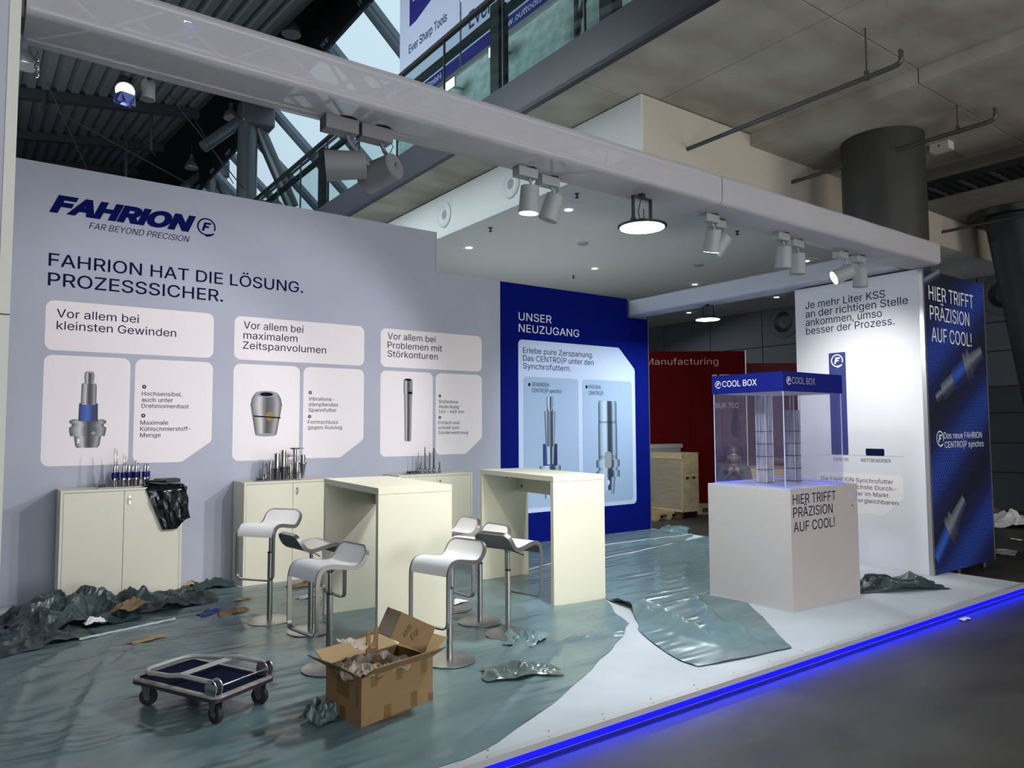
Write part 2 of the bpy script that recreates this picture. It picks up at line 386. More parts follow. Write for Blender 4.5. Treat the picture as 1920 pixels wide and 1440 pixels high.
def emblem(org, u, v, r, m, parent, name='round_emblem', dz=.0014):
    """open ring with a slanted F inside and a short hook below right"""
    u, v, org = V3(u), V3(v), V3(org); n = u.cross(v); b = B()
    def P(x, y): return org + u * x * r + v * y * r + n * dz
    def arc(a0, a1, ri, ro, k=28, cy=0):
        pi_, po = [], []
        for j in range(k + 1):
            a = radians(a0 + (a1 - a0) * j / k); pi_.append(b.bm.verts.new(P(ri * cos(a), ri * sin(a) + cy))); po.append(b.bm.verts.new(P(ro * cos(a), ro * sin(a) + cy)))
        for j in range(k): b.bm.faces.new((pi_[j], po[j], po[j + 1], pi_[j + 1]))
    arc(-22, 300, .84, 1.0)
    arc(-95, -40, .84 * 1.12, 1.12, 8)
    def poly(pts): b.bm.faces.new([b.bm.verts.new(P(x + y * .28 - .03, y)) for x, y in pts])
    poly([(-.34, -.5), (-.08, -.5), (-.08, .5), (-.34, .5)]); poly([(-.08, .27), (.42, .27), (.42, .5), (-.08, .5)]); poly([(-.08, -.12), (.30, -.12), (.30, .11), (-.08, .11)])
    return b.build(name, m, parent)
def printed(prof, org, u, v, m, parent, name, depth=.0014):
    """printed turned part: prof = [(height, halfwidth)...], UV x runs across"""
    u, v, org = V3(u), V3(v), V3(org); n = u.cross(v); me = bpy.data.meshes.new(name); vs = []; fs = []; uvs = []
    for h, w_ in prof:
        for k in range(5):
            t = k / 4; vs.append(org + u * (2 * t - 1) * w_ + v * h + n * depth)
    for i in range(len(prof) - 1):
        for k in range(4): fs.append((i * 5 + k, i * 5 + k + 1, i * 5 + k + 6, i * 5 + k + 5)); uvs += [k / 4, (k + 1) / 4, (k + 1) / 4, k / 4]
    me.from_pydata(vs, [], fs); l = me.uv_layers.new(name='UVMap')
    for i, x in enumerate(uvs): l.data[i].uv = (x, .5)
    me.materials.append(m); return link(name, me, parent)
def ell(cx, cy, a, b, n=24): return [(cx + a * cos(2 * pi * k / n), cy + b * sin(2 * pi * k / n)) for k in range(n)]
X, Y, Z = V3((1, 0, 0)), V3((0, 1, 0)), V3((0, 0, 1))

# ================================================================== SETTING
FZ = -.09
B().bb(-16, 24, -16, 48, FZ - .2, FZ).build('floor', concrete, kind='structure')
# platform
b = B(); b.bb(-3, 8.93, 3.135, 8.9, FZ + .001, 0); pf = b.build('floor', carpet, kind='structure')
B().bb(-3, 8.935, 3.10, 3.15, -.030, .004).build('edge_profile', trimgrey, pf)
bs = B()
for k in range(24): bs.cyl((-.3 + k * .4, 3.122, .004), (-.3 + k * .4, 3.122, .0055), .005, n=8)
for k in range(24): bs.cyl((-.25 + k * .4, 3.19 , .000), (-.25 + k * .4, 3.19, .0015), .006, n=8)
bs.build('screw_heads', steeld, pf, kind='stuff')
B().bb(-3, 8.93, 3.118, 3.134, -.078, -.034).build('led_strip', ledblue, pf, label='glowing blue light strip under the platform edge')
area('platform_glow', (2.9, 3.095, -.055), (2.9, 2.5, -.14), 12, 16, (.0, .02, 1), size_y=.03)

# booth back wall
bw = B().bb(-1.2, 4.845, 8.40, 8.50, 0, 4.29).bb(4.845, 8.88, 8.40, 8.50, 0, 3.745).build('wall_back', lav, kind='structure')
B().bb(-1.2, 5.89, 8.385, 8.41, 0, .012).build('floor_profile', trimgrey, bw)
B().bb(4.835, 4.849, 8.392, 8.51, 3.745, 4.292).build('edge_profile', lav, bw)
wu, wv = X, Z
flat([(5.89, 0.0), (8.88, 0.0), (8.88, 3.745), (5.89, 3.745)], (0, 8.4, 0), wu, wv, bluem, bw, 'blue_panel', .0025, .002)
B().bb(8.878, 8.892, 8.39, 8.51, 0, 3.747).build('edge_profile', alu, bw)
def W(y=.004): return (0, 8.4 - y, 0)
for k in range(3):
    ox = 1.79 * k
    w1 = 1.57 if k != 2 else 1.535
    if k == 2: ox = 3.585
    a = .455 + ox
    flat(fillet([(a, 2.437), (a + w1, 2.437), (a + w1, 2.93), (a, 2.93)], .075), W(0), wu, wv, panelm, bw, 'printed_panel', .0015)
    flat(fillet([(a, 1.30), (a + .757, 1.30), (a + .757, 2.39), (a, 2.39)], .075), W(0), wu, wv, panelm, bw, 'printed_panel', .0015)
    flat(fillet([(a + .80, 1.308), (a + 1.27, 1.308), (a + w1, 1.525), (a + w1, 2.39), (a + .80, 2.39)], [.075, .06, .06, .075, .075]), W(0), wu, wv, panelm, bw, 'printed_panel', .0015)
def wt(s, x, z, h, wd=None, m=navy, bold=0, shear=0, parent=bw, nm='lettering'): return text(s, parent, m, (x, 8.3975, z), wu, wv, h, wd, bold, shear, nm)
wt('FAHRION', .455, 3.803, .185, 1.36, logoblue, .052, .30, nm='company_name')
emblem((1.925, 8.398, 3.89), wu, wv, .098, logoblue, bw)
wt('FAR BEYOND PRECISION', .80, 3.692, .064, .955, navy, -.004, .28)
wt('FAHRION HAT DIE LÖSUNG.', .466, 3.268, .128, 2.56, navy, .004)
wt('PROZESSSICHER.', .466, 3.073, .130, 1.65, navy, .004)
for i, (s, x, w_) in enumerate([('Vor allem bei', .548, .73), ('kleinsten Gewinden', .551, 1.09)]): wt(s, x, [2.765, 2.645][i], .083, w_)
for i, (s, x, w_) in enumerate([('Vor allem bei', 2.345, .69), ('maximalem', 2.345, .62), ('Zeitspanvolumen', 2.34, .98)]): wt(s, x, [2.792, 2.677, 2.562][i], .083, w_)
for i, (s, x, w_) in enumerate([('Vor allem bei', 4.135, .70), ('Problemen mit', 4.135, .80), ('Störkonturen', 4.135, .735)]): wt(s, x, [2.795, 2.680, 2.568][i], .083, w_)
def plus(x, z):
    flat(ell(x, z, .020, .020), W(0), wu, wv, navy, bw, 'bullet', .0022)
    flat([(x - .010, z - .0025), (x + .010, z - .0025), (x + .010, z + .0025), (x - .010, z + .0025)], W(0), wu, wv, panelm, bw, 'plus_sign', .003)
    flat([(x - .0025, z - .010), (x + .0025, z - .010), (x + .0025, z + .010), (x - .0025, z + .010)], W(0), wu, wv, panelm, bw, 'plus_sign', .003)
for x, z in ((1.345, 2.10), (1.343, 1.80), (3.13, 2.085), (3.125, 1.80), (4.905, 2.085), (4.905, 1.80)): plus(x, z)
def lines(L, x, z0, dz, h, scale=1.0, m=blackp):
    for k, (s, w_) in enumerate(L): wt(s, x, z0 - dz * k, h, w_ * scale, m)
lines([('Hochsensibel,', .385), ('auch unter', .30), ('Drehmomentlast', .46)], 1.325, 2.008, .064, .043)
lines([('Maximale', .265), ('Kühlschmierstoff-', .49), ('Menge', .195)], 1.318, 1.705, .065, .043)
lines([('Vibrations-', .315), ('dämpfendes', .37), ('Spannfutter', .35)], 3.11, 1.99, .066, .043)
lines([('Formschluss', .375), ('gegen Auszug', .425)], 3.105, 1.715, .063, .043)
lines([('Stufenlose', .30), ('Abdeckung', .315), ('160 – 460 mm', .395)], 4.885, 1.99, .066, .043)
lines([('Einfach und', .325), ('schnell zum', .325), ('Sonderwerkzeug', .465)], 4.88, 1.71, .066, .043)
# printed tool holders on the panels
def pic(parts, org, parent=bw, u=wu, v=wv, d=.0022):
    for k, (prof, m) in enumerate(parts): printed(prof, org, u, v, m, parent, 'printed_holder_picture', d + .0003 * k)
pic([([(.0, .088), (.02, .105), (.11, .118), (.115, .118)], steelprint), ([(.115, .150), (.165, .160), (.20, .162), (.215, .14), (.235, .14), (.25, .162), (.27, .160), (.285, .13)], steelprint),
     ([(.265, .085), (.44, .082), (.445, .075)], blueprint), ([(.43, .068), (.63, .066), (.645, .055)], steelprint), ([(.64, .035), (.665, .040), (.72, .043), (.755, .038), (.76, .02)], steelprint)], (.845, 8.4, 1.475))
flat(ell(.845, 2.232, .038, .009), W(0), wu, wv, greyp, bw, 'printed_holder_picture', .004)
flat(ell(.895, 1.62, .02, .018), W(0), wu, wv, greyp, bw, 'printed_holder_picture', .0045)
flat([(.755, 1.52), (.775, 1.52), (.78, 1.56), (.757, 1.57)], W(0), wu, wv, panelm, bw, 'printed_holder_picture', .0045)
pic([([(0, .118), (.03, .125), (.30, .172), (.33, .174)], steelprint), ([(.33, .178), (.345, .180), (.42, .165), (.47, .135), (.48, .12)], steelprint)], (2.615, 8.4, 1.585))
flat(ell(2.615, 2.055, .135, .036), W(0), wu, wv, greyp, bw, 'printed_holder_picture', .0034)
flat(ell(2.615, 2.052, .075, .023), W(0), wu, wv, blackp, bw, 'printed_holder_picture', .0040)
flat(fillet([(2.475, 1.795), (2.78, 1.775), (2.78, 1.79), (2.475, 1.81)], .003), W(0), wu, wv, blackp, bw, 'printed_holder_picture', .0036)
goldp = mat('gold_print', (.25, .17, .05), .6)
flat(ell(2.66, 1.80, .055, .052), W(0), wu, wv, goldp, bw, 'printed_holder_picture', .0032)
flat(ell(2.615, 1.588, .117, .018), W(0), wu, wv, greyp, bw, 'printed_holder_picture', .003)
pic([([(0, .042), (.02, .046), (.60, .057), (.62, .057)], steelprint), ([(.60, .062), (.66, .064), (.77, .064), (.80, .056)], steelprint)], (4.43, 8.4, 1.49))
flat(ell(4.43, 2.285, .052, .014), W(0), wu, wv, blackp, bw, 'printed_holder_picture', .0034)
flat([(4.43, 2.10), (4.49, 2.10), (4.49, 2.13), (4.43, 2.13)], W(0), wu, wv, blackp, bw, 'printed_holder_picture', .0034)
# blue section
wt('UNSER', 6.215, 3.215, .115, .61, whitep); wt('NEUZUGANG', 6.215, 3.046, .113, 1.155, whitep)
flat(fillet([(6.205, .435), (8.562, .435), (8.562, 2.60), (8.21, 2.935), (6.205, 2.935)], [.07, .07, .09, .09, .07]), W(0), wu, wv, panelblue, bw, 'printed_panel', .0035)
for i, (s, w_) in enumerate([('Erlebe pure Zerspanung.', 1.36), ('Das CENTRO|P unter den', 1.37), ('Synchrofuttern.', .91)]): text(s, bw, navy, (6.29, 8.3955, [2.742, 2.628, 2.513][i]), wu, wv, .082, w_)
flat(fillet([(6.29, .50), (7.345, .50), (7.345, 2.40), (6.29, 2.40)], .06), W(0), wu, wv, panelblue2, bw, 'printed_panel', .0045)
flat(fillet([(7.42, .50), (8.49, .50), (8.49, 2.40), (7.42, 2.40)], .06), W(0), wu, wv, panelblue2, bw, 'printed_panel', .0045)
flat(ell(6.40, 2.285, .022, .026), W(0), wu, wv, navy, bw, 'bullet', .0052); flat(ell(7.51, 2.285, .022, .026), W(0), wu, wv, navy, bw, 'bullet', .0052)
for s, x, z, w_ in (('GEWINDEN', 6.445, 2.262, .32), ('CENTRO|P synchro', 6.44, 2.175, .565), ('FRÄSEN', 7.555, 2.258, .245), ('CENTRO|P', 7.55, 2.165, .31)): text(s, bw, navy, (x, 8.3945, z), wu, wv, .058, w_)
pic([([(0, .12), (.25, .15), (.26, .15)], steelprintb), ([(.26, .25), (.36, .25), (.37, .20), (.41, .20), (.42, .25), (.53, .25), (.535, .22)], steelprintb), ([(.53, .20), (1.10, .20), (1.11, .19)], steelprintb),
     ([(1.115, .195), (1.42, .195), (1.455, .18)], steelprintb)], (7.945, 8.4, .62), d=.0052)
b = B()
for z_ in (1.185, 1.21, 1.72 + .01, 1.745): b.prism([V3((7.76, 8.394, z_ + .0)), V3((8.13, 8.394, z_)), V3((8.13, 8.394, z_ + .006)), V3((7.76, 8.394, z_ + .006))], (0, -.0004, 0))
b.build('printed_holder_picture', blackp, bw)
flat(fillet([(7.87, 1.02), (8.02, 1.02), (8.02, 1.28), (7.87, 1.28)], .05), W(0), wu, wv, greyp, bw, 'printed_holder_picture', .0068)
flat(ell(7.945, .80, .03, .042), W(0), wu, wv, panelblue, bw, 'printed_holder_picture', .0068)
flat([(7.86, .60), (8.0, .60), (8.0, .68), (7.86, .68)], W(0), wu, wv, panelblue2, bw, 'printed_holder_picture', .0068)
pic([([(.0, .10), (.28, .13)], steelprintb), ([(.28, .20), (.36, .20), (.37, .15), (.40, .15), (.41, .20), (.48, .20)], steelprintb), ([(.48, .135), (.80, .135)], blueprint), ([(.50, .07), (1.28, .105)], steelprintb), ([(.76, .055), (1.32, .055)], palesteel),
     ([(1.28, .035), (1.36, .06), (1.48, .062), (1.50, .05)], steelprintb)], (6.78, 8.4, .62), d=.0052)

# left edge of the booth (panel end beside the camera)
wl = B().bb(-1.6, .036, 3.60, 3.68, 0, 5.2).build('wall_left', lav, kind='structure')
B().bb(.032, .072, 3.594, 3.70, 0, 2.12).build('edge_profile', lamedge, wl); B().bb(.032, .072, 3.594, 3.70, 2.126, 5.2).build('edge_profile', lamedge, wl)

# hall shell
cs = struct_empty('ceiling')
for i, (x0, x1) in enumerate(((5.275, 6.40), (6.40, 8.13))):
    for (y0, y1) in ((-16, -8.4), (-8.4, -2.4), (-2.4, 3.64), (3.64, 5.99), (5.99, 13), (13, 20)):
        B().bb(x0 + .006, x1 - .006, y0 + .006, y1 - .006, 5.55, 6.0, .004).build('concrete_slab', slabm, cs)
for (x0, x1) in ((8.13, 9.12), (9.12, 11.0), (11.0, 13.0), (13.0, 15.0), (15.0, 17.1)):
    for (y0, y1) in ((-16, -8.4), (-8.4, -2.4), (-2.4, 3.64), (3.64, 6.4)):
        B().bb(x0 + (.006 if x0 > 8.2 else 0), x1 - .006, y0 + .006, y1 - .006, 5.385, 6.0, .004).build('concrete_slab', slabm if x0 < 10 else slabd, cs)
B().bb(5.27, 17.4, -16, 20, 5.9, 6.03).build('upper_slab', slabd, cs)
so = B().bb(6.10, 17.2, 5.82, 20, 4.83, 4.95).build('ceiling', soffit, kind='structure')
B().bb(6.067, 6.10, 5.79, 20, 4.83, 5.535).build('soffit_side', soffit, so)
B().prism([V3((6.10, 5.79, 4.83)), V3((17.2, 5.79, 4.83)), V3((17.2, 5.79, 5.384)), V3((8.13, 5.79, 5.384)), V3((8.13, 5.79, 5.535)), V3((6.10, 5.79, 5.535))], (0, .03, 0)).build('soffit_front', cream, so)
B().bb(6.075, 8.13, 5.83, 19, 5.535, 5.549).build('shadow_gap', blackm, so)
# dark side wall of the hall, panels with joints
wr = struct_empty('wall_right')
zs = [FZ, .70, 1.31, 1.93, 2.48, 3.22, 3.83, 4.83]
ys = [-16, -9.4, -5.9, -2.3, 1.3, 4.87, 6.63, 8.4, 10.18, 11.95, 13.7, 15.5, 17.3, 20]
for i in range(len(zs) - 1):
    for j in range(len(ys) - 1):
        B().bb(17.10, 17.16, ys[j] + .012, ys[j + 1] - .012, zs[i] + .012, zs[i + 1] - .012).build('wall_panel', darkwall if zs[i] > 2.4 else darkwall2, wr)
B().bb(17.14, 17.3, -16, 20, FZ, 5.9).build('wall_backing', blacks, wr)
B().bb(-16, 17.2, 20, 20.2, FZ, 6.2).build('wall_far', darkwall2, kind='structure')
B().bb(-16.2, -16, -16, 48, FZ, 14).build('wall_left', darkwall, kind='structure')
B().bb(-16, 17.2, -16.2, -16, FZ, 9).build('wall_front', darkwall, kind='structure')
# columns
c1 = thing('hall_column', 'thick round dark column rising out of the blue and white display tower', 'column', (9.40, 4.69, FZ))
B().lathe([(.495, 0), (.495, 5.385 - FZ)], 48).build('shaft', columnm, c1, True)
c2 = thing('hall_column', 'leaning dark round column near the dark wall, at the far right', 'column', (14.42, 4.97, FZ))
B().cyl((.72, -.52, 0), (0, 0, 5.47), .42, .44, 36).build('shaft', mat('black_column_paint', (.02, .024, .03), .5), c2, True)
B().cyl((0, .0, 5.36), (0, 0, 5.46), .62, .66, 36).build('collar', blackm, c2, True)

# ---------------- balcony
bal = thing('gallery_balcony', 'dark grey gallery edge with glass railing above the hall', 'balcony', (0, 0, 0))
B().bb(5.26, 5.30, -2, 40, 5.60, 6.04).build('fascia', fasciam, bal)
B().bb(5.25, 5.33, -2, 40, 5.548, 5.602).build('fascia_edge', fasciab, bal)
B().bb(5.27, 8, 20, 40, 5.60, 6.04).build('gallery_floor', slabd, bal)
yy = [-2 + 1.52 * k for k in range(28)]
yy = [7.49 - 1.58 * k for k in range(6, 0, -1)] + [7.49 + 1.5 * k for k in range(0, 21)]
for a, c in zip(yy, yy[1:]):
    B().bb(5.31, 5.322, a + .01, c - .01, 6.0, 7.34).build('glass_pane', railglass, bal)
for y in yy[::1]:
    B().bb(5.30, 5.33, y - .012, y + .012, 6.04, 7.36).build('post', steeld, bal)
for y in (5.62, 7.76, 14.0, 20.2):
    B().bb(5.36, 5.52, y - .10, y + .10, 6.04, 7.35).build('black_post', blackm, bal)
B().bb(5.28, 5.35, -2, 38, 7.355, 7.41).build('handrail', steeld, bal)
B().bb(5.42, 5.50, -2, 38, 7.17, 7.26).build('inner_rail', blackm, bal)
bb_ = B(); bb_.tube([V3((5.42, 5.85 + .30 * cos(t), 6.10 + .55 * sin(t))) for t in [pi * k / 14 for k in range(15)]], .03, 8); bb_.build('hose_loop', blackm, bal, True)
# gallery wall with banners behind the railing
gw = B().bb(6.42, 6.50, -2, 12.6, 6.0, 8.45).build('wall_gallery', galw, kind='structure')
for y in (0.2, 2.0, 3.8, 5.6, 7.3, 9.0, 10.7): B().bb(6.395, 6.42, y - .03, y + .03, 6.0, 7.75).build('mullion', steeld, gw)
B().bb(6.38, 6.42, -2, 12.6, 7.72, 7.80).build('rail', alu, gw)
ban = thing('exhibitor_banner', 'large white banner with blue emblem and slanted company writing behind the gallery railing', 'banner', (6.4, 0, 0))
gu, gv = V3((0, -1, 0)), Z
B().bb(-.02, 0, 10.28, 12.5, 7.8, 11.2).build('banner_sheet', bannerw, ban); B().bb(-.02, 0, -2, 10.22, 7.8, 11.2).build('banner_sheet', bannerw, ban)
B().bb(-.025, -.021, -2, 10.22, 7.80, 8.02).build('blue_band', bannerb, ban); B().bb(-.025, -.021, 10.28, 12.5, 7.80, 8.02).build('blue_band', bannerb, ban)
flat([(-12.10, 9.36), (-11.85, 9.36), (-11.2, 9.50), (-10.65, 10.05), (-10.65, 11.2), (-12.10, 11.2)], (-.02, 0, 0), gu, gv, bannerb, ban, 'blue_emblem', .002)
text('LO', ban, bannerw, (-.023, 11.85, 9.93), gu, gv, .22, .62, .02)
b = B(); q = fillet([(-11.95, 9.80), (-11.1, 9.80), (-10.9, 10.0), (-10.9, 10.32), (-11.95, 10.32)], .02)
b.tube([V3((-.025, -a_, c_)) for a_, c_ in q], .012, 6, True); b.build('emblem_outline', bannerw, ban)
text('Ever Sharp Tools', ban, bannert, (-.022, 12.12, 8.83), gu, gv, .17, 1.42, .012)
text('Ever Sharp Tools', ban, bannert, (-.022, 9.98, 8.33), gu, gv, .30, 2.6, .014)
text('www.outtools.at', ban, bannerw, (-.026, 9.15, 7.86), gu, gv, .11, 1.35, .01)
text('Dieler GmbH', ban, bannerw, (-.026, 11.95, 7.86), gu, gv, .11, 1.05, .01)
for k, (y, z) in enumerate(((8.86, 7.44), (10.22, 7.40))):
    t = thing('panel_lamp', ['square lit panel lamp on the gallery, right one of two', 'square lit panel lamp on the gallery, left one of two'][k], 'lamp', (6.15, y, z), 0, 'lit panel lamps on the gallery')
    B().box((0, 0, 0), (.03, .36, .17), None, .005).build('housing', alu, t); B().box((-.018, 0, 0), (.006, .33, .15)).build('diffuser', lampsoft, t)
    B().bb(.0, .25, -.02, .02, -.02, .02).build('bracket', alu, t)

# ---------------- left hall roof
rf = struct_empty('ceiling')
def roofz(x, y): return 11.63 + .13 * (x - 2.97) + .13 * (y - 26.8)
pts = []; x = -16
prof = []
while x < 4.9: prof += [(x, 0), (x + .17, 0), (x + .21, .10), (x + .30, .10)]; x += .34
b = grid_mesh([[V3((px, y, roofz(px, y) + dz)) for (px, dz) in prof] for y in (6, 20, 34, 48)])
b.build('corrugated_deck', deck, rf)
for y in (12, 17.5, 23, 28.5, 34, 39.5):
    b = B(); b.prism([V3((-16, y, roofz(-16, y) - .28)), V3((5, y, roofz(5, y) - .28)), V3((5, y, roofz(5, y) - .01)), V3((-16, y, roofz(-16, y) - .01))], (0, .2, 0)); b.build('purlin', blacks, rf)
B().bb(4.9, 7.1, -16, 48, 12.95, 14).build('black_soffit', blacks, rf); B().bb(6.98, 7.1, -16, 48, 11.70, 13).build('black_soffit_edge', blacks, rf)
B().bb(-16, 5.3, -16, 6.2, 9.0, 9.2).build('roof_slab', slabd, rf)
B().bb(4.9, 5.3, -16, 6.2, 9.2, 13).build('roof_upstand', blacks, rf); B().prism([V3((4.9, 6, roofz(4.9, 6) - .1)), V3((4.9, 48, roofz(4.9, 48) - .1)), V3((4.9, 48, 16)), V3((4.9, 6, 13))], (.06, 0, 0)).build('soffit_side', blacks, rf)
B().bb(-16, 12, 48, 48.2, FZ, 18).build('wall_far', mat('far_wall', (.10, .11, .115), .8), kind='structure')
for (y0, y1) in ((8, 14), (20, 26), (32, 38)):
    B().bb(-6, 4.5, y0 + 3, y0 + 3.06, 4.6, 5).build('beam', blacks, rf)
# sloped glazing: runs along Y, falls from x=7.0 z=11.75 to x=9.4
gz = struct_empty('window_1')
def gl(x_, y_, off=0): return V3((x_ + off * .67, y_, 18.05 - .9 * x_ + off * .74))
ym = [6 + 2.35 * k for k in range(-9, 18)]
for i, y in enumerate(ym):
    for dy, wd in ((0, .07), (.22, .045), (.36, .03)):
        b = B(); b.prism([gl(6.9, y + dy), gl(9.9, y + dy), gl(9.9, y + dy, .16), gl(6.9, y + dy, .16)], (0, wd, 0)); b.build('mullion', mullion, gz)
for xx in (7.0, 8.35, 9.6):
    b = B(); b.prism([gl(xx, -16), gl(xx + .06, -16), gl(xx + .06, -16, .12), gl(xx, -16, .12)], (0, 64, 0)); b.build('transom', mullion, gz)
for i in range(len(ym) - 1):
    for xa, xb in ((7.05, 8.35), (8.41, 9.6)):
        b = B(); b.prism([gl(xa, ym[i] + .4, .08), gl(xb, ym[i] + .4, .08), gl(xb, ym[i] + .4, .10), gl(xa, ym[i] + .4, .10)], (0, 1.93, 0)); b.build('glass_pane', skyglass, gz)
B().bb(9.7, 9.9, -16, 48, 5.8, 9.3).build('wall_gallery', mat('gallery_back', (.16, .18, .18), .8), kind='structure')
# branching steel columns
for k, (cx, cy, zt, zb) in enumerate(((6.38, 22.8, 11.1, 6.0), (7.43, 32.1, 12.4, 6.0), (6.0, 14.5, 12.6, 11.7))):
    if k == 2: continue
    t = thing('steel_column', ['branching blue grey steel tube column in front of the sloped glazing', 'farther branching steel tube column left of the near one'][k], 'column', (cx, cy, 0), 0, 'branching steel columns')
    B().cyl((0, 0, zb), (0, 0, zt), .30, n=28).build('upright', tube, t, True)
    B().box((.22, -.1, zt + .35), (1.0, .7, .75), None, .06).build('cap_plate', tube, t)
    B().cyl((.35, 0, zt), (1.45, 0, zt - 2.3), .21, n=22).build('brace', tube, t, True)
    B().cyl((-.25, 0, zt + .1), (-1.3, 0, zt - .95), .17, n=22).build('brace', tube, t, True)
    B().cyl((0, 0, zt - 2.35), (1.5, 0, zt - 2.5), .16, n=18).build('brace', tube, t, True)
# thin rods and cables of the roof
rods = thing('tie_rods', 'thin steel hangers and diagonal cables under the corrugated roof', 'cable', (0, 0, 0))
for p0, p1, r_ in (((3.76, 23.72, 13), (3.83, 23.82, 10.07), .045), ((3.5, 26.5, 12), (3.53, 26.51, 9.2), .05), ((1.05, 23, 12.5), (1.05, 23, 10.3), .06), ((1.0, 22, 12.4), (4.0, 24, 10.0), .018), ((1.0, 24, 10.9), (6.5, 24, 8.7), .02), ((3.2, 22, 12), (6.2, 22.5, 9.0), .018), ((.9, 22, 11.0), (2.9, 25, 8.2), .016), ((4.7, 24, 12), (6.3, 24, 9.6), .015)):
    B().cyl(p0, p1, r_, n=8).build('rod', galvd if r_ > .03 else blacks, rods)
# pendant bell lamps
def bell(lbl, loc, lit):
    t = thing('bell_lamp', lbl, 'lamp', loc, 0, 'bell shaped hall lamps')
    B().lathe([(.245, 0), (.25, .02), (.215, .16), (.12, .30), (.075, .36), (.07, .52), (.02, .54)], 24).build('shade', alu, t, True)
    B().lathe([(.225, .005), (.225, .03)], 24).build('lens', lampwarm if lit else greyp, t)
    B().cyl((0, 0, .52), (0, 0, .95), .02, n=8).build('stem', steeld, t)
    return t
bell('lit bell lamp hanging just above the white truss near the skylight', (6.04, 17.88, 11.72), True)
bell('unlit bell lamp tucked below the truss beside the column head', (6.18, 23.95, 11.7), False)
bell('small lit bell lamp above the wall logo, left of the steel columns', (6.13, 29.32, 11.65), True)
bell('unlit bell lamp at the left end of the truss with hook and chain', (.46, 17.6, 9.1), False)

# ---------------- fabric covered truss beams
def truss(name, label, x0, x1, y0, y1, z0, z1, m, seams, axis):
    t = thing(name, label, 'truss', (0, 0, 0), 0, 'fabric covered truss beams')
    L = (x1 - x0) if axis == 0 else (y1 - y0)
    cuts = [0] + seams + [L]
    for a, c in zip(cuts, cuts[1:]):
        n = max(4, int((c - a) / .12)); W_ = (y1 - y0) if axis == 0 else (x1 - x0); H = z1 - z0; r = .045
        sec = []
        for (cx, cz, a0) in ((W_ - r, H - r, 0), (r, H - r, 90), (r, r, 180), (W_ - r, r, 270)):
            for k in range(5): an = radians(a0 + 22.5 * k); sec.append((cx + r * cos(an), cz + r * sin(an)))
        rows = []
        for i in range(n + 1):
            s_ = a + .006 + (c - a - .012) * i / n; row = []
            e = min(i, n - i); pin = .012 if e == 0 else 0
            for (wy, wz) in sec + sec[:1]:
                sag = .006 * noise.noise(V3((s_ * 1.7, wy * 4, wz * 4)))
                wy2 = W_ / 2 + (wy - W_ / 2) * (1 - pin * 2); wz2 = H / 2 + (wz - H / 2) * (1 - pin * 2) + sag
                row.append(V3((x0 + s_, y0 + wy2, z0 + wz2)) if axis == 0 else V3((x0 + wy2, y0 + s_, z0 + wz2)))
            rows.append(row)
        g = grid_mesh(rows); bmesh.ops.holes_fill(g.bm, edges=[e for e in g.bm.edges if e.is_boundary], sides=0)
        g.build('fabric_sleeve', m, t, True)
    P_ = (lambda a_, w_, z_: V3((x0 + a_, y0 + w_, z0 + z_))) if axis == 0 else (lambda a_, w_, z_: V3((x0 + w_, y0 + a_, z0 + z_)))
    W_ = (y1 - y0) if axis == 0 else (x1 - x0); H = z1 - z0; q_ = .035
    for cw in (q_, W_ - q_):
        for cz in (q_, H - q_): B().cyl(P_(.02, cw, cz), P_(L - .02, cw, cz), .022, n=10).build('chord', alu, t, True)
    n_ = int(L / .26); br = B()
    for k in range(n_):
        a0, a1 = .05 + k * (L - .1) / n_, .05 + (k + 1) * (L - .1) / n_; z0_, z1_ = (q_, H - q_) if k % 2 else (H - q_, q_)
        for cw in (q_, W_ - q_): br.cyl(P_(a0, cw, z0_), P_(a1, cw, z1_), .010, n=6)
        w0_, w1_ = (q_, W_ - q_) if k % 2 else (W_ - q_, q_)
        for cz in (q_, H - q_): br.cyl(P_(a0, w0_, cz), P_(a1, w1_, cz), .010, n=6)
    br.build('lattice', alu, t, kind='stuff')
    return t
tr = truss('truss_beam', 'long white fabric covered truss beam across the front of the booth', .085, 8.60, 3.68, 4.06, 3.455, 3.705, fabric, [4.70], 0)
for z in (3.50, 3.66):
    B().cyl((8.58, 3.72, z), (8.68, 3.72, z), .014, n=10).build('chord_end', alu, tr, True); B().cyl((8.58, 4.02, z), (8.66, 4.02, z), .014, n=10).build('chord_end', alu, tr, True)
tr2 = truss('truss_beam', 'short white fabric covered truss beam from the display tower to the blue wall', 8.42, 8.80, 4.08, 8.36, 3.47, 3.72, fabricb, [], 1)
B().bb(8.41, 8.82, 8.36, 8.398, 3.44, 3.74).build('end_plate', alu, tr2)

# ---------------- display tower around the column
tw = thing('display_tower', 'tall square display tower with light left face and blue perforated front', 'display', (0, 0, 0))
x0, x1, y0, y1, z1 = 8.57, 10.19, 3.88, 5.48, 3.445
B().bb(x0, x0 + .03, y0 + .04, y1, .0, z1).build('side_panel', mat('tower_light_print', (.62, .63, .67), .8, spec=.1, bump=(400, .1, .001)), tw)
B().bb(x0 + .035, x1, y0, y0 + .03, .0, z1).build('front_panel', towerm, tw)
B().bb(x1 - .03, x1, y0 + .03, y1, .0, z1).build('side_panel', bluem, tw); B().bb(x0 + .03, x1 - .03, y1 - .03, y1, .0, z1).build('back_panel', lav, tw)
B().bb(x0 - .004, x0 + .034, y0 - .006, y0 + .04, 0, z1 + .004).build('corner_profile', alu, tw)
B().bb(x1 - .005, x1 + .006, y0 - .006, y0 + .03, 0, z1 + .004).build('corner_profile', alu, tw)
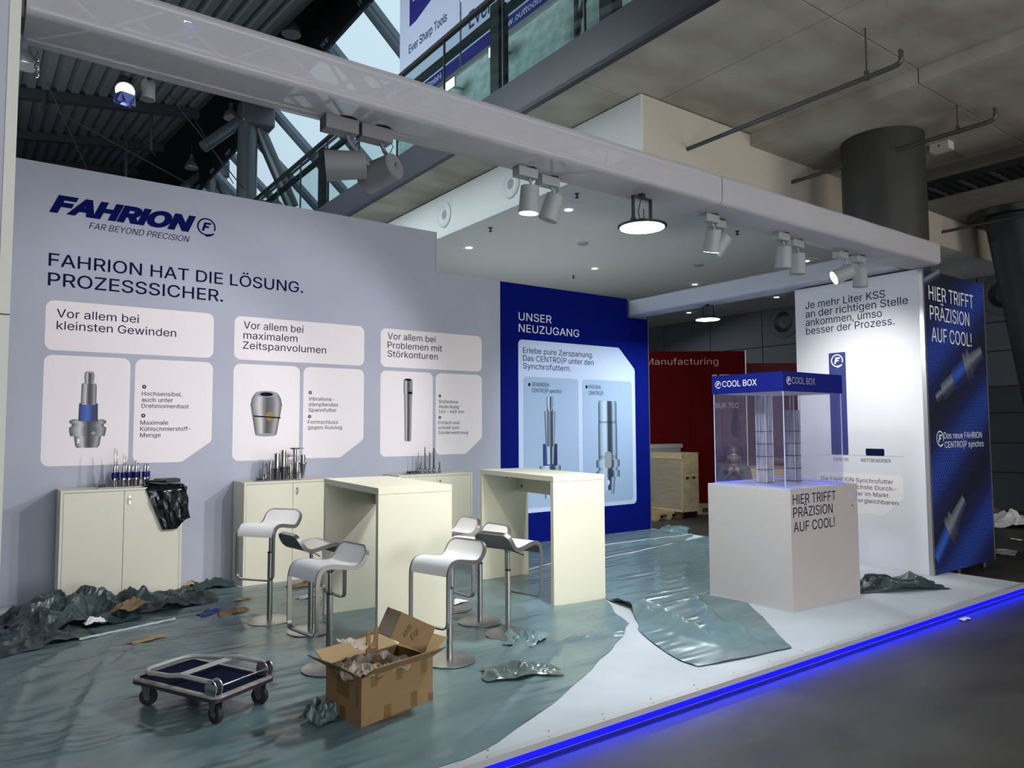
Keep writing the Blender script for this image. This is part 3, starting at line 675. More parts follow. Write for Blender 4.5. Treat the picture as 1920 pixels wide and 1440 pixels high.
for (fx, fy) in ((x1 - .08, y0 + .1), (x1 - .08, y1 - .1), (9.4, y0 + .1)): B().cyl((fx, fy, FZ), (fx, fy, 0), .035, n=12).build('foot', steeld, tw)
tu, tv = V3((0, -1, 0)), Z
def tl(s, y, z, h, w_, m=navy): text(s, tw, m, (8.569, y, z), tu, tv, h, w_)
tl('Je mehr Liter KSS', 5.333, 3.175, .092, 1.03); tl('an der richtigen Stelle', 5.333, 3.063, .092, 1.29)
tl('ankommen, umso', 5.333, 2.952, .092, .985); tl('besser der Prozess.', 5.333, 2.842, .092, 1.13)
flat(fillet([(-5.034, 1.31), (-4.815, 1.31), (-4.815, 2.575), (-5.034, 2.575)], .012), (8.57, 0, 0), tu, tv, mat('bar_blue', (.02, .03, .16), .7), tw, 'printed_bar', .001)
emblem((8.569, 4.925, 2.475), tu, tv, .078, whitep, tw)
flat(fillet([(-4.60, 1.308), (-4.376, 1.308), (-4.376, 1.392), (-4.60, 1.392)], .015), (8.57, 0, 0), tu, tv, navy, tw, 'printed_bar', .001)
flat([(-5.246, 1.303), (-4.153, 1.303), (-4.153, 1.308), (-5.246, 1.308)], (8.57, 0, 0), tu, tv, greyp, tw, 'printed_line', .0014)
tl('FAHRION', 5.01, 1.232, .040, .19); tl('WETTBEWERBER', 4.665, 1.232, .040, .36)
flat(fillet([(-5.25, .63), (-4.40, .615), (-4.17, .83), (-4.17, 1.09), (-5.25, 1.09)], .05), (8.57, 0, 0), tu, tv, mat('tower_cream_print', (.72, .69, .68), .8), tw, 'printed_panel', .001)
tl('Die FAHRION Synchrofutter', 5.185, .985, .050, .90); tl('bieten die höchste Durch-', 5.185, .905, .050, .93); tl('flussmenge aller im Markt', 5.185, .825, .050, .84); tl('erhältlichen vergleichbaren', 5.185, .745, .050, .95)
def tf(s, x_, z, h, w_): text(s, tw, whitep, (x_, 3.879, z), X, Z, h, w_)
tf('HIER TRIFFT', 8.715, 3.105, .165, 1.165); tf('PRÄZISION', 8.725, 2.875, .165, 1.02); tf('AUF COOL!', 8.745, 2.625, .165, 1.04)
emblem((8.853, 3.879, 1.515), X, Z, .088, whitep, tw)
tf('Das neue FAHRION', 8.95, 1.512, .072, 1.01); tf('CENTRO|P synchro', 8.96, 1.405, .072, 1.04)
def tilt(cx, cz, ang, parts, clip=None):
    d = V3((cos(ang), 0, sin(ang))); u_ = V3((sin(ang), 0, -cos(ang)))
    for k, (prof, m) in enumerate(parts): printed(prof, (cx, 3.88, cz), u_, d, m, tw, 'printed_holder_picture', .0012 + .0003 * k)
ang = atan2(.60, 1.25)
tilt(8.80, 1.97, ang, [([(0, .055), (.13, .06), (.14, .045), (.17, .045)], palesteel), ([(.17, .105), (.50, .11)], palesteel), ([(.50, .15), (.82, .155), (.86, .14)], blueprint), ([(.86, .20), (.92, .205), (.94, .17), (.97, .17), (.99, .205), (1.04, .20)], palesteel), ([(1.04, .13), (1.40, .085)], palesteel)])
tilt(8.66, .16, radians(40), [([(0, .13), (.38, .15), (.42, .15)], blueprint), ([(.42, .20), (.48, .205), (.50, .17), (.53, .17), (.55, .20), (.60, .195)], palesteel), ([(.60, .13), (.98, .08)], palesteel)])
tilt(8.62, 3.30, radians(22), [([(0, .045), (.42, .05)], palesteel)])

# ---------------- show case cube
cb = thing('showcase_plinth', 'silver grey square plinth carrying the clear coolant showcase', 'plinth', (5.88, 3.86, 0))
W1, D1 = 1.125, .92
B().bb(0, W1, 0, D1, .0, 1.09, .002).build('body', greycube, cb); B().bb(-.004, W1 + .004, -.004, D1 + .004, .0, .008).build('base_plate', carpet, cb)
B().bb(.002, W1 - .002, .002, D1 - .002, 1.088, 1.096).build('top_plate', mat('pale_top_plate', (.45, .45, .52), .25), cb)
for s, z, w_ in (('HIER TRIFFT', .955, .70), ('PRÄZISION', .838, .64), ('AUF COOL!', .708, .67)): text(s, cb, navy, (.035, -.001, z), X, Z, .088, w_)
for z, m in ((.985, edgeblue), (.885, alu)): B().cyl((1.02, -.004, z), (1.02, .002, z), .012, n=16).build('push_button', m, cb)
gc = thing('glass_showcase', 'clear box with blue COOL BOX header on the silver plinth', 'showcase', (5.99, 3.98, 1.096))
GW, GD, GH = .98, .79, .90
for nm, a in (('front_pane', (0, GW, 0, .008)), ('back_pane', (0, GW, GD - .008, GD)), ('side_pane', (0, .008, .008, GD - .008)), ('side_pane', (GW - .008, GW, .008, GD - .008))): B().bb(*a, 0, GH).build(nm, clear, gc)
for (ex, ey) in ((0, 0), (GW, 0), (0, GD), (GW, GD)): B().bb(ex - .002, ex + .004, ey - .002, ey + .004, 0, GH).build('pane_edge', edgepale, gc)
for a in ((0, GW, -.006, .008), (0, GW, GD - .008, GD + .006), (-.004, .006, 0, GD), (GW - .006, GW + .004, 0, GD)): B().bb(*a, 0, .007).build('light_strip', edgeblue, gc)
b = B(); b.bb(-.012, GW + .012, -.012, .004, GH - .01, 1.075).bb(-.012, GW + .012, GD - .004, GD + .012, GH - .01, 1.075).bb(-.012, .004, .004, GD - .004, GH - .01, 1.075).bb(GW - .004, GW + .012, .004, GD - .004, GH - .01, 1.075).bb(0, GW, 0, GD, 1.06, 1.072)
b.build('header', headerblue, gc); B().bb(.004, GW - .004, .004, GD - .004, GH - .008, GH + .002).build('ceiling_plate', mat('pale_lid', (.6, .6, .68), .5), gc)
emblem((.075, -.0125, .99), X, Z, .036, whitep, gc); text('COOL BOX', gc, greyp, (.125, -.0135, .962), X, Z, .062, .385)
emblem((-.0125, GD - .065, .985), tu, Z, .036, whitep, gc); text('COOL BOX', gc, whitep, (-.0135, GD - .12, .957), tu, Z, .060, .40)
for k, (cx, cy) in enumerate(((6.36, 4.45), (6.80, 4.42))):
    t = thing('coolant_tube', ['square clear coolant tube standing nearer the left pane of the showcase', 'square clear coolant tube behind the front edge of the showcase, foamy below the cap'][k], 'tube', (cx, cy, 1.097), 0, 'coolant tubes in the showcase')
    h_ = .053
    B().bb(-h_, h_, -h_, h_, .004, .86 if k == 0 else .73).build('streaked_column', milky, t)
    for sx, sy in ((-1, -1), (1, -1), (-1, 1), (1, 1)): B().bb(sx * .056 - .0025, sx * .056 + .0025, sy * .056 - .0025, sy * .056 + .0025, 0, .884).build('tube_edge', tubeedge, t)
    for j, z in enumerate((.13, .26, .385, .51)):
        b = B(); b.bb(-.058, .058, -.059, -.057, z, z + .006).bb(-.059, -.057, -.058, .058, z, z + .006).bb(.057, .059, -.058, .058, z, z + .006); b.build('level_mark', blackp, t)
    B().bb(-.062, .062, -.062, .062, 0, .006).build('foot_plate', steeld, t)
t = thing('cable_knot', 'small dark grommet with wires lying on the showcase floor between the tubes', 'cable', (6.55, 4.62, 1.097))
b = B(); b.tube([V3((.05 * cos(a) * (1 + .3 * sin(3 * a)), .04 * sin(a), .02 + .012 * sin(2 * a))) for a in [2 * pi * k / 20 for k in range(20)]], .012, 8, True); b.tube([(-.03, 0, .012), (0, .02, .04), (.04, -.01, .03), (.06, -.03, .01)], .01, 8); b.build('coil', blackm, t, True)
B().cyl((0, 0, 0), (0, 0, .03), .03, .022, 16).build('grommet', greyp, t)

# ================================================================== FURNITURE
# bar tables
def bar_table(lbl, cx, cy, rz, W_, L_, H):
    t = thing('bar_table', lbl, 'table', (cx, cy, 0), rz, 'high white bar tables')
    th = .05; w2, l2 = W_ / 2, L_ / 2
    B().bb(-w2, w2, -l2, l2, H - th, H, .002).build('tabletop', whitelam, t)
    B().bb(-w2, w2, -l2, -l2 + .05, 0.003, H - th - .002, .002).build('leg_panel', whitelam, t); B().bb(-w2, w2, l2 - .05, l2, 0.003, H - th - .002, .002).build('leg_panel', whitelam, t)
    B().bb(w2 - .16, w2 - .135, -l2 + .05, l2 - .05, H - th - .20, H - th - .002).build('modesty_panel', whitelam, t)
    for (a, c) in ((.12, .04), (.12, .14)): B().cyl((w2 - .165, l2 - .05 - a, H - th - c), (w2 - .158, l2 - .05 - a, H - th - c), .016, n=16).build('cable_hole', blackm, t)
    B().cyl((w2 - .28, l2 - .052, H - th - .035), (w2 - .28, l2 - .045, H - th - .035), .016, n=16).build('cable_hole', blackm, t)
    return t
bar_table('white high bar table nearer the camera, behind the open brown carton', 2.775, 5.69, -.07, .62, 1.32, 1.205)
bar_table('white high bar table in front of the blue wall section', 4.69, 6.01, -.09, .60, 1.45, 1.20)

# cabinets
def cabinet():
    t = thing('low_cabinet', '', 'cabinet', (.60, 7.97, 0), 0, 'white two-door cabinets along the back wall')
    Wc, Dc, H = 1.055, .412, 1.085
    B().bb(0, .022, 0, Dc, .0, H - .022).bb(Wc - .022, Wc, 0, Dc, .0, H - .022).bb(.022, Wc - .022, .03, Dc, .02, .06).bb(.022, Wc - .022, Dc - .01, Dc, .06, H - .022).build('carcass', whitelam, t)
    B().bb(-.002, Wc + .002, -.002, Dc, H - .022, H, .002).build('worktop', whitelam, t)
    B().bb(.022, Wc - .022, .022, .03, .0, H - .022).build('shadow_gap', gap, t)
    for k, (a, c) in enumerate(((.0245, .5255), (.5295, Wc - .0245))):
        d = B().bb(a, c, .001, .02, .0, H - .0255, .001).build('door', whitelam, t)
        if k == 1:
            lk = B().cyl((a + .045, -.008, H - .085), (a + .045, .003, H - .085), .011, n=16).build('lock', steel, d, True)
    b = B(); b.cyl((.5745, -.022, 1.0), (.5745, -.006, 1.0), .004, n=8); b.tube([V3((.5745 + .012 * cos(a), -.020, .982 + .014 * sin(a))) for a in [2 * pi * k / 12 for k in range(12)]], .002, 6, True); b.box((.5745, -.018, .952), (.014, .002, .034)); b.build('key', steel, t)
    return t
ca = cabinet(); ca['label'] = 'white two-door cabinet with a black bag over its right end'
ca2 = dup(ca, (2.262, 7.97, 0), 0, 'white two-door cabinet behind the first bar table, steel chucks on top'); ca3 = dup(ca, (4.085, 7.97, 0), 0, 'white two-door cabinet between the two bar tables, thin tools on top')

# stools
def stool(h):
    t = thing('bar_stool', '', 'stool', (0, 0, 0), 0, 'white and steel bar stools')
    Wd = .36; key = [(-.205, .125), (-.185, .085), (-.155, .035), (-.12, .006), (-.08, -.002), (0, .010), (.09, .026), (.15, .024), (.185, .0), (.203, -.045), (.207, -.10), (.207, -.25), (.207, -.415)]
    pts = []
    for i in range(len(key) - 1):   # catmull
        p0 = V3((*key[max(i - 1, 0)], 0)); p1 = V3((*key[i], 0)); p2 = V3((*key[i + 1], 0)); p3 = V3((*key[min(i + 2, len(key) - 1)], 0))
        for k in range(6):
            u_ = k / 6; pts.append(.5 * ((2 * p1) + (-p0 + p2) * u_ + (2 * p0 - 5 * p1 + 4 * p2 - p3) * u_ * u_ + (-p0 + 3 * p1 - 3 * p2 + p3) * u_ ** 3))
    pts.append(V3((*key[-1], 0)))
    S = [0]
    for a, c in zip(pts, pts[1:]): S.append(S[-1] + (c - a).length)
    tot = S[-1]
    def at(s):
        s = max(0, min(tot, s))
        for i in range(len(S) - 1):
            if s <= S[i + 1] + 1e-9: break
        f = (s - S[i]) / max(1e-9, S[i + 1] - S[i]); p = pts[i].lerp(pts[i + 1], f); d = (pts[i + 1] - pts[i]).normalized()
        return p, d
    def pos(s, y):
        p, d = at(s); return V3((p.x, y, h + p.y)), V3((d.x, 0, d.y)), V3((-d.y, 0, d.x))
    r1, r2 = .075, .05; loop = []   # (s, y, outward as (ds,dy))
    n = 40
    for k in range(n + 1): loop.append((r1 + (tot - r1 - r2) * k / n, -Wd / 2, 0, -1))
    for k in range(1, 7): a = pi / 2 * k / 7; loop.append((tot - r2 + r2 * sin(a), -Wd / 2 + r2 - r2 * cos(a), sin(a), -cos(a)))
    for y in (-.12, 0, .12): loop.append((tot, y, 1, 0))
    for k in range(1, 7): a = pi / 2 * k / 7; loop.append((tot - r2 + r2 * cos(a), Wd / 2 - r2 + r2 * sin(a), cos(a), sin(a)))
    for k in range(n, -1, -1): loop.append((r1 + (tot - r1 - r2) * k / n, Wd / 2, 0, 1))
    for k in range(1, 9): a = pi / 2 * k / 9; loop.append((r1 - r1 * sin(a), Wd / 2 - r1 + r1 * cos(a), -sin(a), cos(a)))
    for y in (.09, 0, -.09): loop.append((0, y, -1, 0))
    for k in range(1, 9): a = pi / 2 * k / 9; loop.append((r1 - r1 * cos(a), -Wd / 2 + r1 - r1 * sin(a), -cos(a), -sin(a)))
    b = B(); rings = []
    for (s, y, ds, dy) in loop:
        p, d, nn = pos(s, y); o_ = (d * ds + V3((0, dy, 0))).normalized(); th, wd = .0055, .0155
        rings.append([b.bm.verts.new(p + o_ * e * th + nn * f * wd) for e, f in ((1, 1), (-1, 1), (-1, -1), (1, -1))])
    m_ = len(rings)
    for i in range(m_):
        a, c = rings[i], rings[(i + 1) % m_]
        for k in range(4): b.bm.faces.new((a[k], a[(k + 1) % 4], c[(k + 1) % 4], c[k]))
    b.build('steel_frame', brush, t)
    # shell
    s_end = None
    for k in range(400):
        if at(tot * k / 400)[0].y < -.055 and tot * k / 400 > .3: s_end = tot * k / 400; break
    for nm, off, m in (('seat_shell', .0135, seatw), ('shell_underside', -.006, seatg)):
        rows = []
        for i in range(37):
            s = .006 + (s_end - .006) * i / 36; hw = Wd / 2 - .007
            if s < r1: hw -= r1 - math.sqrt(max(0, r1 * r1 - (r1 - s) ** 2))
            rows.append([pos(s, -hw + 2 * hw * j / 8)[0] + pos(s, 0)[2] * off for j in range(9)])
        g = grid_mesh(rows)
        ret = bmesh.ops.extrude_face_region(g.bm, geom=list(g.bm.faces))
        for v in [e for e in ret['geom'] if isinstance(e, bmesh.types.BMVert)]: v.co.z -= .006
        g.build(nm, m, t, True)
    top = h + at(.25)[0].y
    B().lathe([(.185, 0.004), (.185, .009), (.178, .012), (.03, .014)], 48).build('base_disc', brush, t, True)
    B().lathe([(.023, .013), (.023, h * .72)], 20).build('lower_tube', brush, t, True)
    B().lathe([(.024, h * .72), (.024, h * .72 + .012)], 20).build('collar', blackm, t, True)
    B().lathe([(.015, h * .72), (.015, h - .05), (.018, h - .05), (.045, h - .012), (.05, h - .004)], 20).build('gas_lift', steel, t, True)
    B().cyl((-.02, -.03, h - .025), (-.01, -.17, h - .055), .004, n=8).build('height_lever', blackm, t)
    return t
SD = [((2.046, 6.394), 216, .805, 'bar stool at the far left whose footrest faces the first cabinet'),
      ((2.215, 5.873), 6, .68, 'bar stool turned away with its low back towards the left, tucked before the first table'),
      ((1.98, 4.89), 190, .70, 'bar stool between the carton and the left stools, seat front facing left'),
      ((2.736, 4.542), 196, .70, 'nearest bar stool in front of the first table, right behind the carton'),
      ((3.526, 5.817), 178, .685, 'bar stool half hidden behind the right edge of the first table'),
      ((3.479, 5.275), 184, .68, 'bar stool beyond the nearest one, second from the second table'),
      ((3.455, 4.829), 16, .70, 'bar stool turned towards the second table with its low back facing left')]
cache = {}
for (p, a, h, lb) in SD:
    if h in cache: s = copy_tree(cache[h])
    else: s = stool(h); cache[h] = s
    s.location = (*p, .004); s.rotation_euler = (0, 0, radians(a)); s['label'] = lb

# ---------------- platform trolley
tl_ = thing('platform_trolley', 'folded flatbed trolley with navy mat and grey tube handle on the plastic sheet', 'trolley', (1.12, 4.72, .004), radians(116))
L2, W2, zd = .372, .225, .165
q = fillet([(-L2, -W2), (L2, -W2), (L2, W2), (-L2, W2)], .05)
B().prism([V3((x_, y_, zd - .03)) for x_, y_ in q], (0, 0, .018)).build('bumper', purple, tl_)
q = fillet([(-L2 + .006, -W2 + .006), (L2 - .006, -W2 + .006), (L2 - .006, W2 - .006), (-L2 + .006, W2 - .006)], .045)
B().prism([V3((x_, y_, zd - .012)) for x_, y_ in q], (0, 0, .012)).build('rim', deckrim, tl_)
q = fillet([(-L2 + .035, -W2 + .035), (L2 - .035, -W2 + .035), (L2 - .035, W2 - .035), (-L2 + .035, W2 - .035)], .02)
B().prism([V3((x_, y_, zd)) for x_, y_ in q], (0, 0, .003)).build('mat', deckblue, tl_)
hp = []; wy = .195
side = [(-L2 + .05, wy, .235), (-.05, wy, .235), (.06, wy - .002, .215), (.18, wy - .015, .205)]
hp += [V3((x_, -y_, z_)) for x_, y_, z_ in side]
for k in range(7): a = pi / 2 * k / 6; hp.append(V3((.24 + .09 * sin(a), -.18 + .09 * (1 - cos(a)), .198)))
for k in range(7): a = pi / 2 * (1 - k / 6); hp.append(V3((.24 + .09 * sin(a), .18 - .09 * (1 - cos(a)), .198)))
hp += [V3((x_, y_, z_)) for x_, y_, z_ in side[::-1]]
B().tube(hp, .0135, 12).build('handle', handlem, tl_, True)
B().box((.0, .0, .219), (.055, 2 * wy, .008), None, .002).build('cross_plate', handlem, tl_)
B().cyl((-L2 + .055, -.17, .20), (-L2 + .055, .17, .20), .006, n=12).build('pivot_rod', steel, tl_, True)
for s_ in (-1, 1):
    for k, yv in enumerate((s_ * .165, s_ * .205)):
        B().cyl((-L2 + .06, yv - .003, .205), (-L2 + .06, yv + .003, .205), .047, n=28).build('hinge_plate', alu, tl_)
        B().bb(-L2 + .02, -L2 + .10, yv - .003, yv + .003, zd, .20).build('hinge_bracket', alu, tl_)
    B().cyl((-L2 + .035, s_ * wy, .235), (-L2 + .05, s_ * wy, .235), .0145, n=12).build('end_cap', blackm, tl_)
for (x_, y_, a_) in ((-L2 + .07, -.16, .2), (-L2 + .07, .16, -.1), (L2 - .09, -.16, .1), (L2 - .09, .16, .4)):
    w_ = B(); rot = Matrix.Rotation(a_, 4, 'Z'); mt = Matrix.Translation((x_, y_, .052)) @ rot @ Matrix.Rotation(pi / 2, 4, 'X')
    w_.lathe([(.02, -.017), (.050, -.015), (.052, -.008), (.052, .008), (.050, .015), (.02, .017)], 28, mt); wh = w_.build('wheel', rubber, tl_, True)
    B().lathe([(.018, -.019), (.018, .019)], 16, mt).build('hub', alu, wh)
    f = B()
    for sg in (-1, 1):
        c_ = Matrix.Translation((x_, y_, 0)) @ rot
        f.prism([c_ @ V3((-.012, sg * .024, .045)), c_ @ V3((.012, sg * .024, .045)), c_ @ V3((.032, sg * .024, .128)), c_ @ V3((-.028, sg * .024, .128))], (0, .003 * sg, 0))
    f.box((x_, y_, .131), (.075, .062, .006)); f.build('fork', galv, tl_)

# ---------------- carton with flaps
ct = thing('open_carton', 'open brown cardboard carton with flaps up, full of packing paper', 'box', (1.74, 3.83, .004), radians(13))
CL, CW, CH = .535, .335, .268; th = .006
for nm, a in (('side_wall', (0, CL, 0, th)), ('side_wall', (0, CL, CW - th, CW)), ('end_wall', (0, th, th, CW - th)), ('end_wall', (CL - th, CL, th, CW - th))): B().bb(*a, 0, CH).build(nm, card, ct)
B().bb(th, CL - th, th, CW - th, 0, th).build('bottom', card, ct)
def flap(p0, p1, d, inset0, inset1, nm='flap'):
    p0, p1, d = V3(p0), V3(p1), V3(d); e = (p1 - p0).normalized(); n_ = e.cross(d).normalized() * .005
    b = B(); b.prism([p0, p1, p1 - e * inset1 + d, p0 + e * inset0 + d], n_); return b.build(nm, card, ct)
flap((0, 0, CH), (CL, 0, CH), (-.01, -.135, .086), 0, 0); flap((0, CW, CH), (CL, CW, CH), (.02, .144, .05), 0, 0).data.materials[0] = cardin
flap((0, 0, CH), (0, CW, CH), (-.136, -.01, .091), .01, .0); flap((CL, 0, CH), (CL, CW, CH), (.13, 0, .08), .01, .01).data.materials[0] = cardin
for nm, a in (('tape', (.065, .115, -.001, 0, CH - .07, CH - .004)), ('tape', (.25, .295, -.001, 0, CH - .075, CH - .004)), ('tape', (.44, .485, -.001, 0, CH - .085, CH - .004)), ('tape', (.16, .21, -.001, 0, .0, .075)), ('tape', (.36, .41, -.001, 0, .0, .095)), ('tape', (-.001, 0, .105, .225, CH - .13, CH - .01)), ('tape', (-.001, 0, .14, .19, 0, .08)), ('tape', (.50, .536, -.0012, 0, 0, .05))):
    B().bb(*a).build(nm, cardtape, ct)
text('Küche', ct, ink, (-.001, .045, CH - .055), V3((0, 0, -1)), V3((0, -1, 0)), .022, .11, -.01, .2)
text('2TK SONU 4', ct, ink, (.30, -.112, CH + .068), V3((1, 0, 0)), V3((0, .844, -.537)), .014, .15, -.01)
sm = thing('small_carton', 'small taped brown carton with black handwriting tipped inside the big carton', 'box', (2.075, 4.06, .395))
ax, ay, az = V3((.8664, -.1513, -.4759)), V3((.4849, .0277, .8741)), V3((-.1191, -.9881, .0974))
sm.location = (2.045, 3.945, .566); sm.rotation_euler = Matrix((ax, ay, az)).transposed().to_euler()
B().bb(0, .245, -.16, 0, -.25, 0, .002).build('body', card, sm)
B().bb(-.0006, .0, -.154, -.002, -.245, -.004).build('tape_end', mat('shiny_taped_card', (.23, .145, .08), .3), sm)
B().bb(-.0014, -.0004, -.05, .002, -.24, -.19).build('tape', cardtape, sm); B().bb(-.0014, -.0004, -.03, -.022, -.24, -.02).build('tape', cardtape, sm)
B().bb(-.001, .246, -.001, .0008, -.135, -.115).build('tape', cardtape, sm)
text('AMB', sm, ink, (.085, -.125, .0008), V3((.25, 1, 0)).normalized(), V3((-1, .25, 0)).normalized(), .028, .075, -.006, .1); text('Elgi', sm, ink, (.135, -.12, .0008), V3((.25, 1, 0)).normalized(), V3((-1, .25, 0)).normalized(), .028, .07, -.006, .3)
pr = thing('cardboard_insert', 'notched cardboard insert standing up behind the packing paper', 'cardboard', (1.885, 4.02, .34), radians(13))
B().prism([V3((x_, 0, z_)) for x_, z_ in fillet([(-.035, 0), (.05, 0), (.055, .135), (.03, .135), (.02, .05), (-.002, .05), (-.006, .135), (-.03, .13)], .004)], (0, .006, 0)).build('insert', card, pr)

def crumple(name, label, cat, m, loc, w_, d_, h_, seed, n=26, folds=9, rz=0, group=None, env=1.6, squash=1.0, smooth=False, outline=None, parent=None):
    """a sheet creased by many random straight folds"""
    rr = random.Random(seed); F = []
    for k in range(folds):
        a = rr.uniform(0, pi); F.append((cos(a), sin(a), rr.uniform(-.6, .6), rr.uniform(.3, 1)))
    rows = []
    for i in range(n + 1):
        row = []
        for j in range(n + 1):
            u_, v_ = 2 * i / n - 1, 2 * j / n - 1
            z = 0; dx = dy = 0
            for a, b_, c_, s_ in F:
                t_ = a * u_ + b_ * v_ - c_; z += abs(((t_ * 1.6 * s_ + 10) % 1) - .5) * s_; dx += .07 * a * abs(((t_ * 2.3 + 10) % 1) - .5) * s_; dy += .07 * b_ * abs(((t_ * 2.3 + 10) % 1) - .5) * s_
            q_ = V3((u_ * 1.25 + seed, v_ * 1.25 * max(.4, d_ / w_), seed * .7))
            rg = lambda q, f: 1 - min(1, abs(noise.noise(q * f)) * 3.2)
            z = z / folds * 1.5 + .55 * rg(q_, 1.0) + .32 * rg(q_ + V3((4, 1, 2)), 2.3) + .07 * rg(q_, 4.6)
            z *= .62
            rad = max(abs(u_), abs(v_)) if env > 5 else hypot(u_, v_) / 1.2
            e = max(0, 1 - rad ** env) if env else 1
            edge = .22 * noise.noise(V3((cos(atan2(v_, u_)) * 1.6, sin(atan2(v_, u_)) * 1.6, seed)))
            uu, vv = u_ * (1 + edge) + dx * .6, v_ * (1 + edge) + dy * .6
            row.append(V3((uu * w_ / 2, vv * d_ / 2, .002 + h_ * max(0.0, z) * (.12 + .88 * e))))
        rows.append(row)
    g = grid_mesh(rows)
    ob = g.build(name, m, parent, smooth)
    if parent is None:
        ob['label'] = label; ob['category'] = cat
        if group: ob['group'] = group
    ob.location = loc; ob.rotation_euler = (0, 0, rz); return ob
# packing paper in the carton
for k, (dx, dy, dz, ww, hh, m, lb) in enumerate(((.12, .17, .235, .26, .13, kraft, 'pale creased packing paper bulging at the left of the open carton'), (.20, .10, .23, .20, .12, kraftd, 'dark folded packing paper in the front of the open carton'),
        (.27, .19, .25, .17, .10, whitepaper, 'white tissue paper in the middle of the open carton'), (.30, .08, .245, .20, .07, kraft, 'curled brown paper strip under the tissue in the open carton'))):
    p = ct.matrix_basis @ V3((dx, dy, dz)); crumple('packing_paper', lb, 'paper', m, p, ww * 1.15, ww * 1.0, hh * 1.25, 40 + k, 20, 8, .4 * k, 'papers in the open carton', 3)
b = crumple('packing_paper', 'flat pale paper sheet lying over the left rim of the open carton', 'paper', kraft, ct.matrix_basis @ V3((.13, .21, .37)), .24, .17, .045, 51, 14, 5, .3, 'papers in the open carton', 0); b.rotation_euler = (.2, .25, .5)
b = crumple('packing_paper', 'curled pale paper strip drooping over the front corner of the open carton', 'paper', kraft, ct.matrix_basis @ V3((.07, .045, .265)), .16, .11, .10, 57, 16, 6, .9, 'papers in the open carton', 2)

# ================================================================== PLASTIC SHEETS
def sheet(name, label, poly, creases, m, step=.03, amp=.006, z0=.003, ang=.35, seed=0):
    bd = []
    for i, p in enumerate(poly):
        a = V3((*p, 0)); c = V3((*poly[(i + 1) % len(poly)], 0)); n = max(1, int((c - a).length / (step * 1.3)))
        for k in range(n):
            q = a.lerp(c, k / n)
            if k: q += V3((noise.noise(q * 3 + V3((seed, 0, 0))), noise.noise(q * 3 + V3((9, seed, 0))), 0)) * .02
            bd.append((q.x, q.y))
    xs = [p[0] for p in bd]; ys_ = [p[1] for p in bd]; pts = [Vector(p) for p in bd]; x_ = min(xs); r_ = random.Random(seed)
    while x_ < max(xs):
        y_ = min(ys_)
        while y_ < max(ys_):
            qx, qy = x_ + r_.uniform(-.3, .3) * step, y_ + r_.uniform(-.3, .3) * step
            if inside(qx, qy, bd): pts.append(Vector((qx, qy)))
            y_ += step
        x_ += step
    lim = (min(xs), max(xs), min(ys_), max(ys_)); creases = list(creases)
    for k in range(70 if seed == 0 else 30):
        cx, cy = (r_.uniform(-.2, 4.6), r_.uniform(3.3, 7.4)) if seed == 0 else (r_.uniform(4.1, 7.5), r_.uniform(3.4, 6.5)); L_ = r_.uniform(.15, .75); an = r_.gauss(ang, .45)
        creases.append((cx - L_ * cos(an) / 2, cy - L_ * sin(an) / 2, cx + L_ * cos(an) / 2, cy + L_ * sin(an) / 2, r_.uniform(.005, .014), r_.uniform(.022, .045)))
    nb = len(bd); res = delaunay_2d_cdt(pts, [], [list(range(nb))], 1, 1e-5)
    vs = []
    for v in res[0]:
        x_, y_ = v; ca_, sa_ = cos(ang), sin(ang); u_, v_ = x_ * ca_ + y_ * sa_, -x_ * sa_ + y_ * ca_
        wv_ = noise.noise(V3((u_ * 1.0, v_ * 5.5, seed))); w2 = noise.noise(V3((u_ * 3, v_ * 11, seed + 5)))
        z = z0 + amp * max(0, wv_) * 1.6 + amp * .6 * max(0, w2)
        for (xa, ya, xb, yb, hh, wd) in creases:
            m3 = wd * 3
            if x_ < min(xa, xb) - m3 or x_ > max(xa, xb) + m3 or y_ < min(ya, yb) - m3 or y_ > max(ya, yb) + m3: continue
            dx, dy = xb - xa, yb - ya; L_ = dx * dx + dy * dy; t_ = max(0, min(1, ((x_ - xa) * dx + (y_ - ya) * dy) / L_))
            px, py = xa + dx * t_, ya + dy * t_; sgn = (x_ - px) * dy - (y_ - py) * dx; d_ = hypot(x_ - px, y_ - py)
            w3 = wd if sgn > 0 else wd * .28
            z += hh * math.exp(-(d_ / w3) ** 2) * (1 - .5 * abs(2 * t_ - 1)) * (1 + .4 * noise.noise(V3((x_ * 9, y_ * 9, 3))))
        vs.append((x_, y_, z))
    me = bpy.data.meshes.new(name); me.from_pydata(vs, [], [f for f in res[2] if len(f) >= 3]); me.materials.append(m); me.shade_smooth()
    o = link(name, me); o['label'] = label; o['category'] = 'sheet'; o['group'] = 'plastic floor sheets'
    return o
